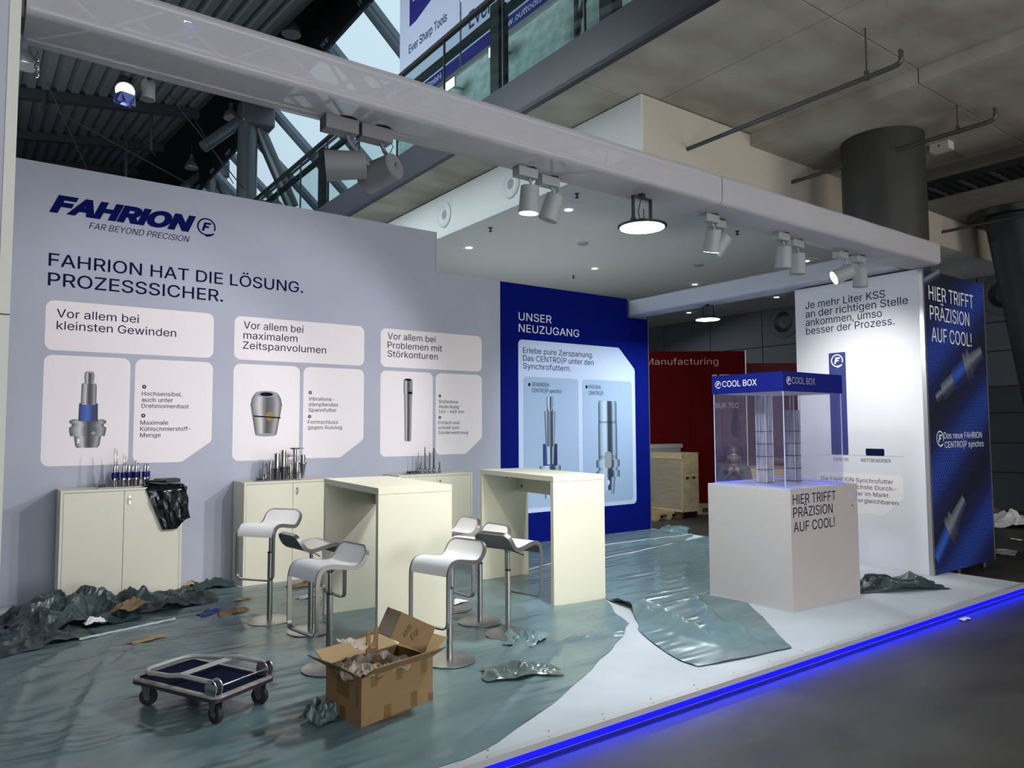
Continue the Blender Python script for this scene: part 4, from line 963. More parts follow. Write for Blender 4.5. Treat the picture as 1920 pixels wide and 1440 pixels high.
sheet('plastic_sheet', 'large teal plastic sheet covering the left of the platform under stools and trolley',
      [(-2.6, 3.3), (.6, 3.16), (1.99, 3.17), (2.19, 3.22), (2.77, 3.46), (3.35, 3.77), (3.88, 4.07), (4.46, 4.48), (4.60, 4.78), (4.88, 5.20), (5.02, 5.45), (5.2, 6.2), (5.9, 6.9), (6.9, 7.0), (8.4, 7.25), (8.88, 7.5), (8.86, 8.37), (5.20, 8.37), (5.18, 7.94), (4.05, 7.94), (4.03, 8.34), (3.36, 8.34), (3.34, 7.94), (2.22, 7.94), (2.20, 8.30), (1.72, 8.28), (1.68, 7.94), (.75, 7.92), (.35, 7.3), (.1, 6.55), (-.8, 6.0), (-2.6, 6.2)],
      [(3.05, 4.35, 3.62, 4.72, .05, .07), (3.42, 4.42, 4.2, 4.33, .035, .05), (3.35, 4.62, 3.5, 4.95, .06, .05), (.3, 4.2, .9, 6.6, .02, .05), (.0, 4.2, .35, 6.4, .018, .05), (.7, 5.6, 1.0, 6.3, .02, .06), (1.2, 6.6, 3.4, 7.2, .008, .03), (-.3, 5.2, .6, 6.5, .02, .06),
       (.9, 3.7, 2.2, 4.5, .010, .05), (2.0, 3.3, 3.3, 4.1, .014, .05), (2.2, 3.4, 3.6, 4.3, .012, .04), (3.6, 3.95, 4.3, 4.45, .014, .05), (6.6, 7.3, 8.7, 7.7, .014, .05), (4.2, 4.7, 4.6, 5.0, .01, .05)], plastic, amp=.007, ang=.72)
sheet('plastic_sheet', 'teal plastic sheet piece between the second table and the silver plinth',
      [(4.98, 5.42), (4.87, 5.12), (4.82, 4.83), (4.54, 4.46), (4.39, 4.31), (4.25, 4.07), (4.11, 3.76), (4.04, 3.55), (4.04, 3.40), (4.40, 3.33), (4.94, 3.27), (5.34, 3.72), (5.84, 4.30), (5.84, 4.8), (6.3, 4.84), (7.6, 5.6), (8.4, 6.3), (8.9, 7.3), (8.4, 7.2), (6.9, 6.9), (5.9, 6.75), (5.25, 6.1)],
      [(4.86, 5.05, 4.72, 4.2, .085, .10), (4.74, 4.3, 4.62, 3.72, .075, .09), (5.60, 4.7, 4.75, 3.7, .06, .07), (5.2, 4.2, 4.78, 3.4, .05, .06), (5.0, 3.9, 4.95, 3.35, .04, .05), (4.95, 5.0, 5.1, 4.75, .05, .06), (5.6, 5.2, 7.2, 6.7, .03, .06), (5.9, 5.15, 7.6, 6.6, .028, .06), (6.4, 5.2, 7.9, 6.5, .02, .06)], plastic, z0=.010, seed=3, ang=.3)
for k, (p0, p1, wd, lb) in enumerate((((7.10, 7.60), (8.86, 7.52), .022, 'long white strip on the sheet before the blue wall'), ((.66, 6.70), (1.40, 6.92), .014, 'pale strip on the sheet left of the stools'), ((5.16, 6.80), (5.75, 7.0), .014, 'short pale strip seen under the second table'))):
    a, c = V3((*p0, .024)), V3((*p1, .024)); e = (c - a).normalized(); n_ = V3((-e.y, e.x, 0)) * wd / 2; N_ = 24
    g = grid_mesh([[a.lerp(c, i / N_) + n_ * s_ * (1 + .4 * noise.noise(V3((i * .7, s_, k)))) + V3((0, 0, .004 * noise.noise(V3((i * .5, k, 1))))) for s_ in (-1, 1)] for i in range(N_ + 1)])
    ret = bmesh.ops.extrude_face_region(g.bm, geom=list(g.bm.faces))
    for v in [q_ for q_ in ret['geom'] if isinstance(q_, bmesh.types.BMVert)]: v.co.z -= .014
    o = g.build('pale_strip', stripm); o['label'] = lb; o['category'] = 'tape'; o['group'] = 'pale strips on the sheet'  # thin pale strips along overlapping sheet edges
# heaps
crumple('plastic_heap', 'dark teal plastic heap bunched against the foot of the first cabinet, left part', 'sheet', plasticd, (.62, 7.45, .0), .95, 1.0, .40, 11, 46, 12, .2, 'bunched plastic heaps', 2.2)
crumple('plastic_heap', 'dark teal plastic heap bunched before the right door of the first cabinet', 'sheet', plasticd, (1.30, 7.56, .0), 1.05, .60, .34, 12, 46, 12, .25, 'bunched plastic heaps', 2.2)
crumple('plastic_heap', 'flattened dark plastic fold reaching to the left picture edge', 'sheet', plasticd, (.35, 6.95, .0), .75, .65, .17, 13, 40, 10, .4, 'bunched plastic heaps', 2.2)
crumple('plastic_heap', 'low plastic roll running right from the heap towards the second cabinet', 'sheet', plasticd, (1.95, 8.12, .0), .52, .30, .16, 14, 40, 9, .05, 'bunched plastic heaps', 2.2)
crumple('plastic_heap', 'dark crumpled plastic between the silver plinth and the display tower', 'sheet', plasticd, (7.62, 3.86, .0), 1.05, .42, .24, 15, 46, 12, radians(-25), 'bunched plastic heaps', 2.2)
crumple('plastic_heap', 'pale teal plastic peak at the rear edge near the blue wall', 'sheet', plastic, (9.1, 8.1, -.02), .75, .5, .20, 16, 34, 9, .6, 'bunched plastic heaps', 1.4)
crumple('plastic_heap', 'shiny twisted plastic lump at the front of the large sheet', 'sheet', mat('olive_teal_plastic', (.10, .135, .12), .2, spec=.7), (2.98, 4.02, .012), .50, .26, .11, 17, 34, 10, radians(-20), 'bunched plastic heaps', 1.8)
crumple('plastic_heap', 'crumpled plastic lump standing beside the stool before the second table', 'sheet', plastic, (3.45, 4.58, .012), .34, .24, .12, 18, 30, 9, radians(30), 'bunched plastic heaps', 1.8)
crumple('plastic_bundle', 'dark grey plastic bundle lying left of the open carton', 'bag', mat('grey_blue_plastic', (.06, .10, .11), .4), (1.60, 4.07, .010), .20, .20, .17, 19, 26, 9, .3, None, 3)
# paper scraps
SC = [(1.09, 7.20, .34, .22, .13, kraftd, 'crumpled brown paper lying on the dark plastic heap', .10, 1.0), (1.86, 6.86, .28, .15, .09, kraftd, 'crumpled brown paper beside the blue glove near the left stool', .0, .4),
      (1.72, 6.97, .26, .13, .06, bluepaper, 'blue crumpled glove beside the brown paper', .0, .3), (2.82, 7.60, .42, .20, .08, kraftd, 'crumpled brown paper behind the left stool column', .0, 0), (1.09, 6.39, .26, .10, .02, cardin, 'flat torn cardboard scrap on the sheet left of the trolley', .006, .4),
      (1.76, 8.10, .11, .06, .07, cardin, 'small round cardboard scrap in front of the first cabinet corner', .05, .2), (2.09, 7.34, .16, .09, .02, cardin, 'thin cardboard scrap behind the glove', .006, 0), (2.63, 7.05, .25, .10, .03, whitepaper, 'white paper scrap behind the left stools', .006, .3),
      (3.62, 5.95, .28, .14, .04, whitepaper, 'white plastic film scrap beside the half hidden stool', .012, .3), (.80, 7.02, .16, .10, .09, whitepaper, 'white crumpled film caught in the dark heap', .05, .3)]
for k, (x_, y_, ww, dd, hh, m, lb, z_, rz) in enumerate(SC): crumple('paper_scrap', lb, 'scrap', m, (x_, y_, z_ + .004), ww, dd, hh, 60 + k, 18, 8, rz, 'scraps on the booth floor', 2)
for k, (x_, y_, ww, dd, hh, m, lb) in enumerate(((7.23, 3.02, .14, .06, .02, whitepaper, 'white paper scrap on the hall floor below the blue light strip'), (11.45, 4.25, .50, .30, .05, greyp, 'crumpled dark film on the hall floor right of the display tower'),
        (14.75, 5.3, 1.1, .8, .42, whitepaper, 'big pale sack lying at the foot of the dark wall'), (15.9, 6.3, 1.6, .6, .30, kraftd, 'heap of broken wood behind the pale sack'), (12.9, 4.6, .18, .08, .03, whitepaper, 'tiny white scrap on the hall floor before the pale sack'))):
    crumple('paper_scrap', lb, 'scrap', m, (x_, y_, FZ + .002), ww, dd, hh, 80 + k, 18, 8, .3 * k, 'scraps on the hall floor', 3)

# ================================================================== TOOLS ON CABINETS
tray = thing('display_tray', 'clear acrylic tray with tool holders on the first cabinet', 'tray', (1.17, 8.14, 1.087), 0, 'acrylic trays on the cabinets')
B().bb(-.26, .22, -.10, .10, 0, .008, .002).build('plate', glass('acrylic_plate', (.8, .82, .85), .12, haze=.25), tray)
for x_ in (-.235, -.22, -.205, -.19): B().cyl((x_, 0, .008), (x_, 0, .032), .009, n=10).build('peg', steeld, tray)
dup(tray, (2.68, 8.14, 1.087), 0, 'clear acrylic tray under the steel chucks on the second cabinet'); dup(tray, (4.52, 8.14, 1.087), 0, 'clear acrylic tray under the thin tools on the third cabinet')
def holder(x_, y_, zt, rod, kind, lbl, grp, r=.013, z=1.096, lab2=None):
    t = thing('tool_holder', lbl, 'tool', (x_, y_, z), 0, grp)
    H = zt - z
    if kind == 'blue':
        B().lathe([(.017, 0), (.022, .06), (.030, .062), (.030, .082), (.02, .084)], 18).build('shank', steel, t, True)
        B().lathe([(.024, .084), (.026, .09), (.026, .135), (.022, .138)], 18).build('collar', holderblue, t, True)
        B().lathe([(.013, .138), (.013, .21), (.009, .215), (rod, .22), (rod, H)], 14).build('rod', steel, t, True)
    elif kind == 'chuck':
        B().lathe([(r * .8, 0), (r * .95, H * .30), (r * 1.25, H * .31), (r * 1.25, H * .36), (r * 1.05, H * .37), (r * 1.25, H * .38), (r * 1.25, H * .43), (r * .9, H * .44)], 22).build('shank', steeld if r > .03 else steel, t, True)
        B().lathe([(r * .85, H * .44), (r * .85, H * .96), (r * .75, H)], 22).build('sleeve', steel, t, True)
    elif kind == 'cone':
        B().lathe([(.014, 0), (.035, .16), (.046, .162), (.046, .178), (.034, .182)], 22).build('taper', steel, t, True); B().lathe([(.026, .182), (.026, H)], 22).build('neck', steel, t, True)
    elif kind == 'arm':
        B().lathe([(r * .8, 0), (r, .10), (r * 1.3, .11), (r * 1.3, .13), (r * .7, .14), (r * .7, H - .015)], 22).build('shank', steel, t, True)
        B().lathe([(r * 1.5, H - .015), (r * 1.5, H)], 22).build('disc', steeld, t, True); B().bb(0, .10, -.008, .008, H - .012, H - .003).build('arm', steeld, t)
    elif kind == 'rod':
        B().lathe([(.016, 0), (.016, .05), (.012, .055), (rod, .06), (rod * .8, H)], 12).build('shank', steeld, t, True); B().lathe([(.019, .018), (.019, .034)], 12).build('nut', steel, t, True)
    elif kind == 'nut':
        B().lathe([(.010, 0), (.017, .006), (.017, .022), (.010, .03)], 10).build('nut', steeld, t, True)
    return t
g1, g2, g3 = 'blue collared tool holders on the first cabinet', 'steel chucks on the second cabinet', 'thin tools on the third cabinet'
for k, (x_, y_, zt, lb) in enumerate([(1.055, 8.12, 1.47, 'tallest steel rod holder with blue collar at the left of the tray'), (1.085, 8.19, 1.455, 'tall rod holder just behind the tallest one'), (1.135, 8.12, 1.41, 'second tall rod holder with blue collar'), (1.165, 8.20, 1.39, 'thin rod holder behind the second tall one'),
        (1.18, 8.11, 1.285, 'short blue collared holder left of the middle of the tray'), (1.225, 8.19, 1.29, 'short rear holder in the middle of the tray'), (1.245, 8.11, 1.35, 'medium rod holder with wide blue collar'), (1.275, 8.20, 1.295, 'short holder behind the medium rod'), (1.325, 8.12, 1.275, 'short pointed holder at the right of the tray'), (1.36, 8.18, 1.255, 'last short holder before the black bag')]):
    holder(x_, y_, zt, .0055 if k < 4 else .008, 'blue', lb, g1)
for x_, y_, zt, kd, r_, lb in ((2.54, 8.15, 1.16, 'chuck', .024, 'small dark collet at the left of the chuck tray'), (2.60, 8.17, 1.30, 'chuck', .022, 'medium chuck in the rear left of the chuck tray'), (2.655, 8.12, 1.385, 'chuck', .036, 'thick tall cylindrical chuck, left of the pair'), (2.725, 8.11, 1.42, 'chuck', .032, 'tallest bright cylindrical chuck'), (2.775, 8.16, 1.355, 'arm', .022, 'arm disc holder beside the tallest chuck'),
        (2.80, 8.10, 1.25, 'chuck', .02, 'short slim chuck in the middle of the tray'), (2.845, 8.17, 1.28, 'chuck', .018, 'slim rear chuck right of the middle'), (2.875, 8.10, 1.28, 'chuck', .026, 'short bright chuck before the crank holder'), (2.885, 8.20, 1.44, 'arm', .034, 'tall holder with a crank arm on top'), (2.945, 8.11, 1.36, 'cone', .03, 'cone shaped holder with a wide flange at the right end'), (2.50, 8.10, 1.13, 'chuck', .02, 'flat dark nut at the tray corner')):
    holder(x_, y_, zt, .01, kd, lb, g2, r_)
for k in range(8): holder(4.27 + .024 * k, 8.10 + .03 * (k % 2), 1.13, .01, 'nut', 'small dark clamping nut, %s from the left in the row on the third tray' % ('first', 'second', 'third', 'fourth', 'fifth', 'sixth', 'seventh', 'eighth')[k], 'clamping nuts on the third tray')
for x_, y_, zt, rd, lb in ((4.46, 8.17, 1.35, .004, 'thin needle tool at the left of the upright tools'), (4.53, 8.13, 1.42, .008, 'tallest dark rod tool on the third tray'), (4.565, 8.18, 1.345, .008, 'dark rod tool right of the tallest'), (4.59, 8.11, 1.35, .010, 'thicker rod tool in the middle of the upright tools'), (4.655, 8.12, 1.40, .013, 'thick bronze rod tool, left of two'), (4.69, 8.18, 1.40, .011, 'thick bronze rod tool, right of two'), (4.74, 8.12, 1.23, .010, 'short tool at the right end of the third tray'), (4.50, 8.2, 1.22, .006, 'short rear tool behind the tallest rod')):
    holder(x_, y_, zt, rd, 'rod', lb, g3)

# black bag over the first cabinet
bg = thing('black_bag', 'black bin bag hanging over the right front corner of the first cabinet', 'bag', (0, 0, 0))
path = [(1.36, 7.955), (1.44, 7.945), (1.52, 7.935), (1.60, 7.945), (1.665, 7.955), (1.685, 8.0), (1.69, 8.06), (1.685, 8.13), (1.68, 8.2)]
rows = []
for j in range(25):
    v_ = j / 24; row = []
    for i in range(33):
        s_ = i / 32 * (len(path) - 1); a = int(min(s_, len(path) - 2)); f = s_ - a; x_ = path[a][0] * (1 - f) + path[a + 1][0] * f; y_ = path[a][1] * (1 - f) + path[a + 1][1] * f
        left = 1.30 + .17 * v_; x_ = left + (x_ - 1.36) * (1.70 - left) / (1.70 - 1.36) if x_ < 1.66 else x_ + .03 * v_
        depth = .44 if x_ < 1.60 else .44 - .09 * min(1, (x_ - 1.60) / .08); z_ = 1.102 - depth * v_ - .02 * max(0, (1.6 - x_)) * v_
        fold = .016 * sin(i * 1.25 + 2.2 * v_) + .02 * noise.noise(V3((i * .35, v_ * 3.5, 2)))
        if v_ < .12: y_ += .04 * (1 - v_ / .12) if x_ < 1.66 else 0; x_ -= .02 * (1 - v_ / .12) if x_ > 1.66 else 0
        row.append(V3((x_, y_ - abs(fold) * (1 if x_ < 1.67 else .3), z_)) if x_ < 1.67 else V3((x_ + abs(fold), y_, z_)))
    rows.append(row)
grid_mesh(rows).build('hanging_skirt', bagm, bg, True)
rows = [[V3((1.30 + .37 * i / 20, 7.965 + .30 * j / 12, 1.088 + .014 + .012 * noise.noise(V3((i * .4, j * .5, 7))))) for i in range(21)] for j in range(13)]
grid_mesh(rows).build('top_fold', bagm, bg, True)
B().lathe([(.012, -.05), (.028, 0), (.032, .06), (.05, .13)], 14, Matrix.Translation((1.37, 8.02, 1.125)) @ Matrix.Rotation(radians(-82), 4, 'Y') @ Matrix.Rotation(pi, 4, 'X')).build('twisted_neck', bagm, bg, True)
t = thing('box_cover', 'flat black box lid lying on the black bag', 'box', (1.53, 8.10, 1.118), .1)
B().box((0, 0, .018), (.22, .14, .036), None, .004).build('lid', blackm, t); B().box((0, 0, .037), (.20, .12, .003), None, .001).build('lid_top', rubber, t)

# ================================================================== LAMPS ON TRUSS
def track_spot(lbl, x_, y_, aim, lit, m, s=1.0):
    t = thing('track_spotlight', lbl, 'lamp', (x_, y_, 3.455), 0, 'cylindrical spotlights under the truss')
    B().lathe([(.05 * s, -.004), (.05 * s, 0.003)], 20).build('mount_hole', blackm, t)
    B().box((-.03 * s, 0, -.035 * s), (.15 * s, .075 * s, .062 * s), None, .006).build('adapter', m, t)
    d = (V3(aim) - V3((x_, y_, 3.25))).normalized(); c = V3((0, .0, -.20 * s)); p0 = c - d * .085 * s; p1 = c + d * .085 * s
    B().tube([(0, 0, -.06 * s), (.02 * s, 0, -.10 * s), V3((.01, 0, 0)) + p0 - d * .01], .009 * s, 10).build('yoke', m, t, True)
    hd = B().cyl(p0, p1, .058 * s, .066 * s, 32).build('lamp_head', m, t, True)
    B().cyl(p1 - d * .004, p1 + d * .002, .060 * s, n=32).build('lens', lampon if lit else greyp, t)
    sd = d.orthogonal().normalized(); s2 = d.cross(sd)
    b = B()
    for k in range(-3, 4):
        for sg in (-1, 1): b.box(p0 - d * .001 + sd * k * .009 * s + s2 * sg * .028 * s, (.0025, .0025, .0025), None); 
    b.build('vent_slots', blackm, t, kind='stuff'); B().cyl(p0 - d * .002, p0, .05 * s, n=28).build('rear_cover', m, t)
    B().tube([(.03 * s, .02, -.01), (.07 * s, .02, -.06 * s), (.05 * s, .02, -.10 * s), (.02, .0, -.12 * s)], .003, 6).build('cord', blackm, t, True)
    return t
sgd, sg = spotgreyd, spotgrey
track_spot('grey spotlight in painted shade at far left of the truss, aimed left at the wall', 1.66, 3.93, (-.2, 4.75, 3.08), False, sgd, 1.35)
track_spot('grey spotlight in painted shade showing its slotted back, second from the left', 1.88, 3.93, (1.35, 5.2, 3.0), False, sgd, 1.35)
track_spot('lit grey spotlight pointing down, third from the left', 3.02, 3.95, (3.0, 4.2, 0), True, sg, 1.1)
track_spot('grey spotlight leaning behind the lit third one', 3.26, 4.0, (3.0, 4.3, 2.0), False, sg, 1.1)
track_spot('lit grey spotlight right of the front flood lamp', 4.96, 3.93, (5.3, 4.6, 1.2), True, sg, 1.1)
track_spot('grey spotlight leaning left behind the lit one beside the flood lamp', 5.14, 4.0, (4.2, 4.8, 1.5), False, sg, 1.1)
track_spot('light grey spotlight hanging straight, left of the pair before the tower', 5.98, 3.93, (5.98, 4.2, 0), False, sg, 1.15)
track_spot('light grey spotlight hanging straight, right of the pair before the tower', 6.32, 4.0, (6.45, 4.2, 0), False, sg, 1.15)
track_spot('lit spotlight nearest the tower, aimed down left', 7.12, 4.0, (6.2, 4.8, 2.7), True, sg, 1.15)
track_spot('light grey spotlight nearest the tower, hanging straight down', 7.46, 4.0, (7.5, 4.1, 0), False, sg, 1.15)
def flood(lbl, x_, y_, zt, zl, rz):
    t = thing('flood_lamp', lbl, 'lamp', (x_, y_, zl), rz, 'round flood lamps under the trusses')
    B().lathe([(.175, 0), (.19, .006), (.19, .014), (.15, .028), (.06, .045), (.05, .06)], 40).build('housing', blackm, t, True)
    B().lathe([(.170, -.003), (.170, .004)], 40).build('lens', discon, t)
    for s_ in (-1, 1):
        B().bb(s_ * .095 - .006, s_ * .095 + .006, -.012, .012, .02, zt - zl - .03).build('bracket_arm', blackm, t); B().cyl((s_ * .095 - .012, 0, .05), (s_ * .095 + .012, 0, .05), .02, n=14).build('pivot', blackm, t)
    B().bb(-.10, .10, -.014, .014, zt - zl - .04, zt - zl - .028).build('bracket_bar', blackm, t); B().bb(-.02, .02, -.02, .02, zt - zl - .03, zt - zl).build('clamp', blackm, t)
    B().tube([(0, .01, zt - zl - .04), (-.03, .01, .12), (-.01, .01, .06), (.0, 0, .05)], .004, 6).build('cord', blackm, t, True); B().cyl((.02, 0, .05), (.02, 0, .15), .004, n=6).build('stay', blackm, t)
flood('bright round flood lamp in a black bracket under the middle of the front truss', 4.06, 3.88, 3.455, 3.19, 0)
flood('bright round flood lamp under the short rear truss before the dark wall', 8.6, 6.93, 3.47, 3.24, radians(90))
t = thing('barndoor_lamp', 'bright lamp with blue tinted barn doors below the left of the truss', 'lamp', (.55, 4.25, 3.50), radians(200))
B().cyl((0, 0, -.0), (.03, .06, -.08), .035, .05, 24).build('lamp_head', steeld, t, True); B().cyl((.03, .06, -.081), (.031, .062, -.085), .045, n=24).build('lens', lampon, t)
for a_ in (0, 90, 180, 270):
    rm = Matrix.Translation((.03, .06, -.085)) @ Matrix.Scale(.75, 4) @ Matrix.Rotation(radians(a_), 4, 'Z') @ Matrix.Rotation(radians(25), 4, 'Y')
    B().prism([rm @ V3((.055, -.045, 0)), rm @ V3((.055, .045, 0)), rm @ V3((.06, .065, -.07)), rm @ V3((.06, -.065, -.07))], (.001, 0, .002)).build('barn_door', mat('blue_lit_door', (.10, .14, .42), .4, .3), t)
B().bb(-.01, .01, -.01, .24, -.002, .014).build('clamp', blackm, t)
t = thing('hanging_can_lamp', 'small grey can lamp right of the barn door lamp', 'lamp', (.66, 4.25, 3.52)); B().lathe([(.036, -.09), (.036, .0), (.016, .03)], 24).build('can', spotgrey, t, True); B().lathe([(.032, -.093), (.032, -.089)], 20).build('lens', blackm, t); B().bb(-.01, .01, -.22, .01, .01, .024).build('clamp', blackm, t)
t = thing('chain', 'short steel chain dangling from the left end of the truss', 'chain', (.15, 4.05, 3.44))
for k in range(6): B().tube([V3((.009 * cos(a) if k % 2 else 0, 0 if k % 2 else .009 * cos(a), -.02 * k + .014 * sin(a))) for a in [2 * pi * j / 10 for j in range(10)]], .003, 6, True).build('chain_link', steel, t, True)
t = thing('purple_lamp', 'small lit lamp with a violet tint peeking above the truss top', 'lamp', (.80, 4.0, 3.72)); B().cyl((0, 0, 0), (.01, -.01, .06), .03, .025, 16).build('can', mat('violet_glass', (.05, .04, .6), .3, emit=(.10, .06, 1), strength=1.5), t, True); B().lathe([(.026, .062), (.012, .08)], 16).build('lens', lampon, t)

# ================================================================== CEILING FITTINGS
lb = ['recessed ceiling downlight between the hanging spotlights and the flood lamp', 'recessed ceiling downlight above the step in the booth wall', 'recessed ceiling downlight over the blue wall section', 'small recessed ceiling downlight above the rear truss', 'small recessed ceiling downlight below the rear truss, left of the flood lamp', 'small recessed ceiling downlight beside the hanging spotlight pair', 'small recessed ceiling downlight right of the rear flood lamp']
for k, (x_, y_) in enumerate(((6.80, 7.95), (6.81, 10.66), (9.76, 10.63), (12.69, 10.56), (15.70, 13.29), (12.65, 7.83), (15.6, 10.47))):
    t = thing('ceiling_downlight', lb[k], 'lamp', (x_, y_, 4.83), 0, 'recessed ceiling downlights')
    B().lathe([(.24, 0), (.24, -.008), (.20, -.014), (.15, -.006), (.13, -.012), (.11, -.004)], 32).build('trim_ring', soffit, t, True); B().lathe([(.06, -.010), (.06, -.004)], 20).build('lens', lampsoft, t)
lb = ['small black sprinkler head near the front of the white ceiling', 'small black sprinkler head near the left of the white ceiling', 'small black sprinkler head right of the front flood lamp', 'small black sprinkler head over the blue wall section']
for k, (x_, y_) in enumerate(((6.42, 7.33), (6.41, 9.4), (9.79, 7.26), (9.88, 11.42))):
    t = thing('fire_sprinkler', lb[k], 'sprinkler', (x_, y_, 4.83), 0, 'sprinkler heads'); B().lathe([(.03, 0), (.03, -.01), (.012, -.015), (.012, -.05), (.028, -.055), (.028, -.062)], 12).build('head', blackm, t, True); B().lathe([(.04, -.003), (.04, 0)], 16).build('rosette', alu, t)
for k, (x_, y_) in enumerate(((8.26, 9.29), (11.24, 9.25))):
    t = thing('ceiling_vent', ['round grey vent disc in the white ceiling', 'small smoke detector on the white ceiling above the rear truss'][k], 'vent', (x_, y_, 4.83)); B().lathe([(.10, 0), (.10, -.012), (.085, -.02)], 28).build('disc', greyp if k else trimgrey, t, True)
    B().lathe([(.05, -.028), (.06, -.02)], 20).build('cap', greyp, t, True)
def nozzle(lbl, loc, r_, m, dx):
    t = thing('air_nozzle', lbl, 'vent', loc, 0, None); mt = Matrix.Rotation(radians(-90), 4, 'Y')
    B().lathe([(r_ * .66, .00), (r_, .0), (r_, .02), (r_ * .92, .035), (r_ * .66, .045)], 40, mt, False).build('ring', m, t, True)
    b = B(); b.lathe([(r_ * .66, .045), (r_ * .58, .03), (r_ * .40, .012), (r_ * .36, .008)], 32, mt, False); b.build('cone', m if m == soffit else blackm, t, True)
    B().lathe([(r_ * .40, .004), (r_ * .40, .009)], 28, mt).build('throat', blackm if m != soffit else greyp, t)
nozzle('round white air nozzle in the soffit side above the wall step', (6.066, 10.24, 5.18), .21, soffit, 0); nozzle('round white air nozzle half hidden by the truss above the spotlights', (6.066, 8.37, 5.18), .21, soffit, 0)
nozzle('round dark air nozzle in the dark wall left of the display tower', (17.09, 11.27, 4.43), .42, darkwall, 0); nozzle('round dark air nozzle in the dark wall right of the display tower', (17.09, 6.13, 4.39), .42, darkwall, 0)
def pipe(lbl, x_, y0, y1, z_, hang):
    t = thing('sprinkler_pipe', lbl, 'pipe', (x_, 0, z_), 0, 'horizontal pipes under the ceiling')
    B().tube([(0, y1, 0), (0, y0 + .08, 0), (0, y0 + .025, .01), (0, y0, .035), (0, y0, .07)], .025, 12).build('pipe_run', pipem, t, True)
    B().box((0, y0, .10), (.06, .02, .07)).build('end_bracket', pipem, t)
    if hang: B().cyl((0, hang, 0), (0, hang, hang and (5.55 if x_ < 8 else 5.385) - z_), .008, n=8).build('hanger_rod', pipem, t); B().box((0, hang, .02), (.05, .03, .09)).build('clamp', pipem, t)
pipe('long dark pipe hung below the concrete ceiling, nearer the truss centre', 6.87, 3.22, 5.80, 5.055, 3.55); pipe('dark pipe passing before the thick column under the ceiling', 9.06, 3.25, 5.80, 5.076, 3.64)
pipe('short dark pipe right of the thick column', 13.6, 3.2, 5.80, 5.08, 0); pipe('stub of dark pipe left of the leaning column', 15.75, 4.6, 5.80, 5.08, 0)
t = thing('cable_tray', 'wide dark perforated cable tray under the ceiling right of the thick column', 'cable tray', (0, 0, 0))
for x_ in (10.55, 11.15): B().bb(x_ - .012, x_ + .012, -2, 5.78, 4.97, 5.06).build('side_rail', galvd, t)
for k in range(60): B().bb(10.56, 11.14, -1.9 + k * .128, -1.85 + k * .128, 4.972, 4.985).build('rung', galv if k % 3 == 0 else galvd, t)
B().bb(10.60, 11.10, -2, 5.7, 4.99, 5.04).build('cables', blackm, t)
for y in (1, 3, 5): B().cyl((10.85, y, 5.0), (10.85, y, 5.385), .01, n=8).build('hanger_rod', blackm, t)
t = thing('junction_box', 'beige junction box on the ceiling beside the thick column', 'box', (10.12, 4.27, 5.385)); B().box((0, 0, -.055), (.16, .24, .11), None, .008).build('housing', cream, t); B().cyl((-.081, 0, -.05), (-.078, 0, -.05), .014, n=12).build('gland', blackm, t); B().cyl((.08, -.05, -.06), (.6, -.05, -.06), .01, n=8).build('conduit', alu, t)

# ================================================================== BACKGROUND BOOTH
rw = thing('red_booth_wall', 'dark red exhibition wall with the word Manufacturing behind the booth', 'wall', (13.35, 9.78, FZ)); dr = V3((-.808, .589, 0))
Lr = 3.6; nrm = V3((-.589, -.808, 0)); mw = Matrix(((dr.x, -nrm.x, 0, 0), (dr.y, -nrm.y, 0, 0), (0, 0, 1, 0), (0, 0, 0, 1)))
rw.rotation_euler = (0, 0, atan2(dr.y, dr.x)); H_ = 3.31 - FZ
# local: +x runs left in the picture, local -y/+y is thickness
for k in range(3): B().bb(k * 1.2 + .003, (k + 1) * 1.2 - .003, -.06, 0, 0, H_, .002).build('wall_panel', redm, rw)
B().bb(-.02, .0, -.07, .01, 0, H_ + .01).build('edge_profile', alu, rw)
B().bb(-1.2, -.03, -.26, -.2, 0, H_ - .25).build('wall_panel', redlt, rw)
lu = V3((-1, 0, 0))
def rt(s, x_, z_, h_, w_, bold=0): text(s, rw, redtxt, (x_, .002, z_ - FZ), lu, Z, h_, w_, bold)
rt('Manufacturing', 2.16, 3.02, .135, 1.58, -.008); rt('BUK TEC', .66, 2.07, .115, .50, .02); rt('ID', .72, 2.42, .38, .55, .03)
# crate on pallet
cr_ = thing('wooden_crate', 'pale plywood transport crate with two hand holes on a pallet', 'crate', (10.755, 9.335, .05)); cw, cd, chh = .46, .95, 1.10
B().bb(0, cw, 0, .02, 0, chh).build('end_panel', wood, cr_)
for x_ in (.14, .32): B().box((x_, -.001, .64), (.09, .006, .045), None, .004).build('hand_hole', blackm, cr_)
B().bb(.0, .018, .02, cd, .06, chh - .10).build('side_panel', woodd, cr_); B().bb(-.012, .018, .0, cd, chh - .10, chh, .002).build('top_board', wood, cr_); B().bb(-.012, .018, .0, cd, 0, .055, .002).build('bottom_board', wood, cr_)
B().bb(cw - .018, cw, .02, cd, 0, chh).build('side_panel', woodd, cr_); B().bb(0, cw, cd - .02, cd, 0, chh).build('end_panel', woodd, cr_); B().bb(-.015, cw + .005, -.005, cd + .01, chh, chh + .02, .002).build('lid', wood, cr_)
b = B(); rr = random.Random(3)
for k in range(34): b.cyl((rr.uniform(.03, .43), -.002, rr.uniform(.05, chh - .03)), (rr.uniform(.03, .43) * 0 + .0, 0, 0), .001, n=3) if False else b.box((rr.choice((.05, .19, .2, .24, .42)) + rr.uniform(-.03, .03), -.001, rr.uniform(.05, chh - .03)), (.010, .003, .012))
b.build('nail_heads', blackm, cr_, kind='stuff')
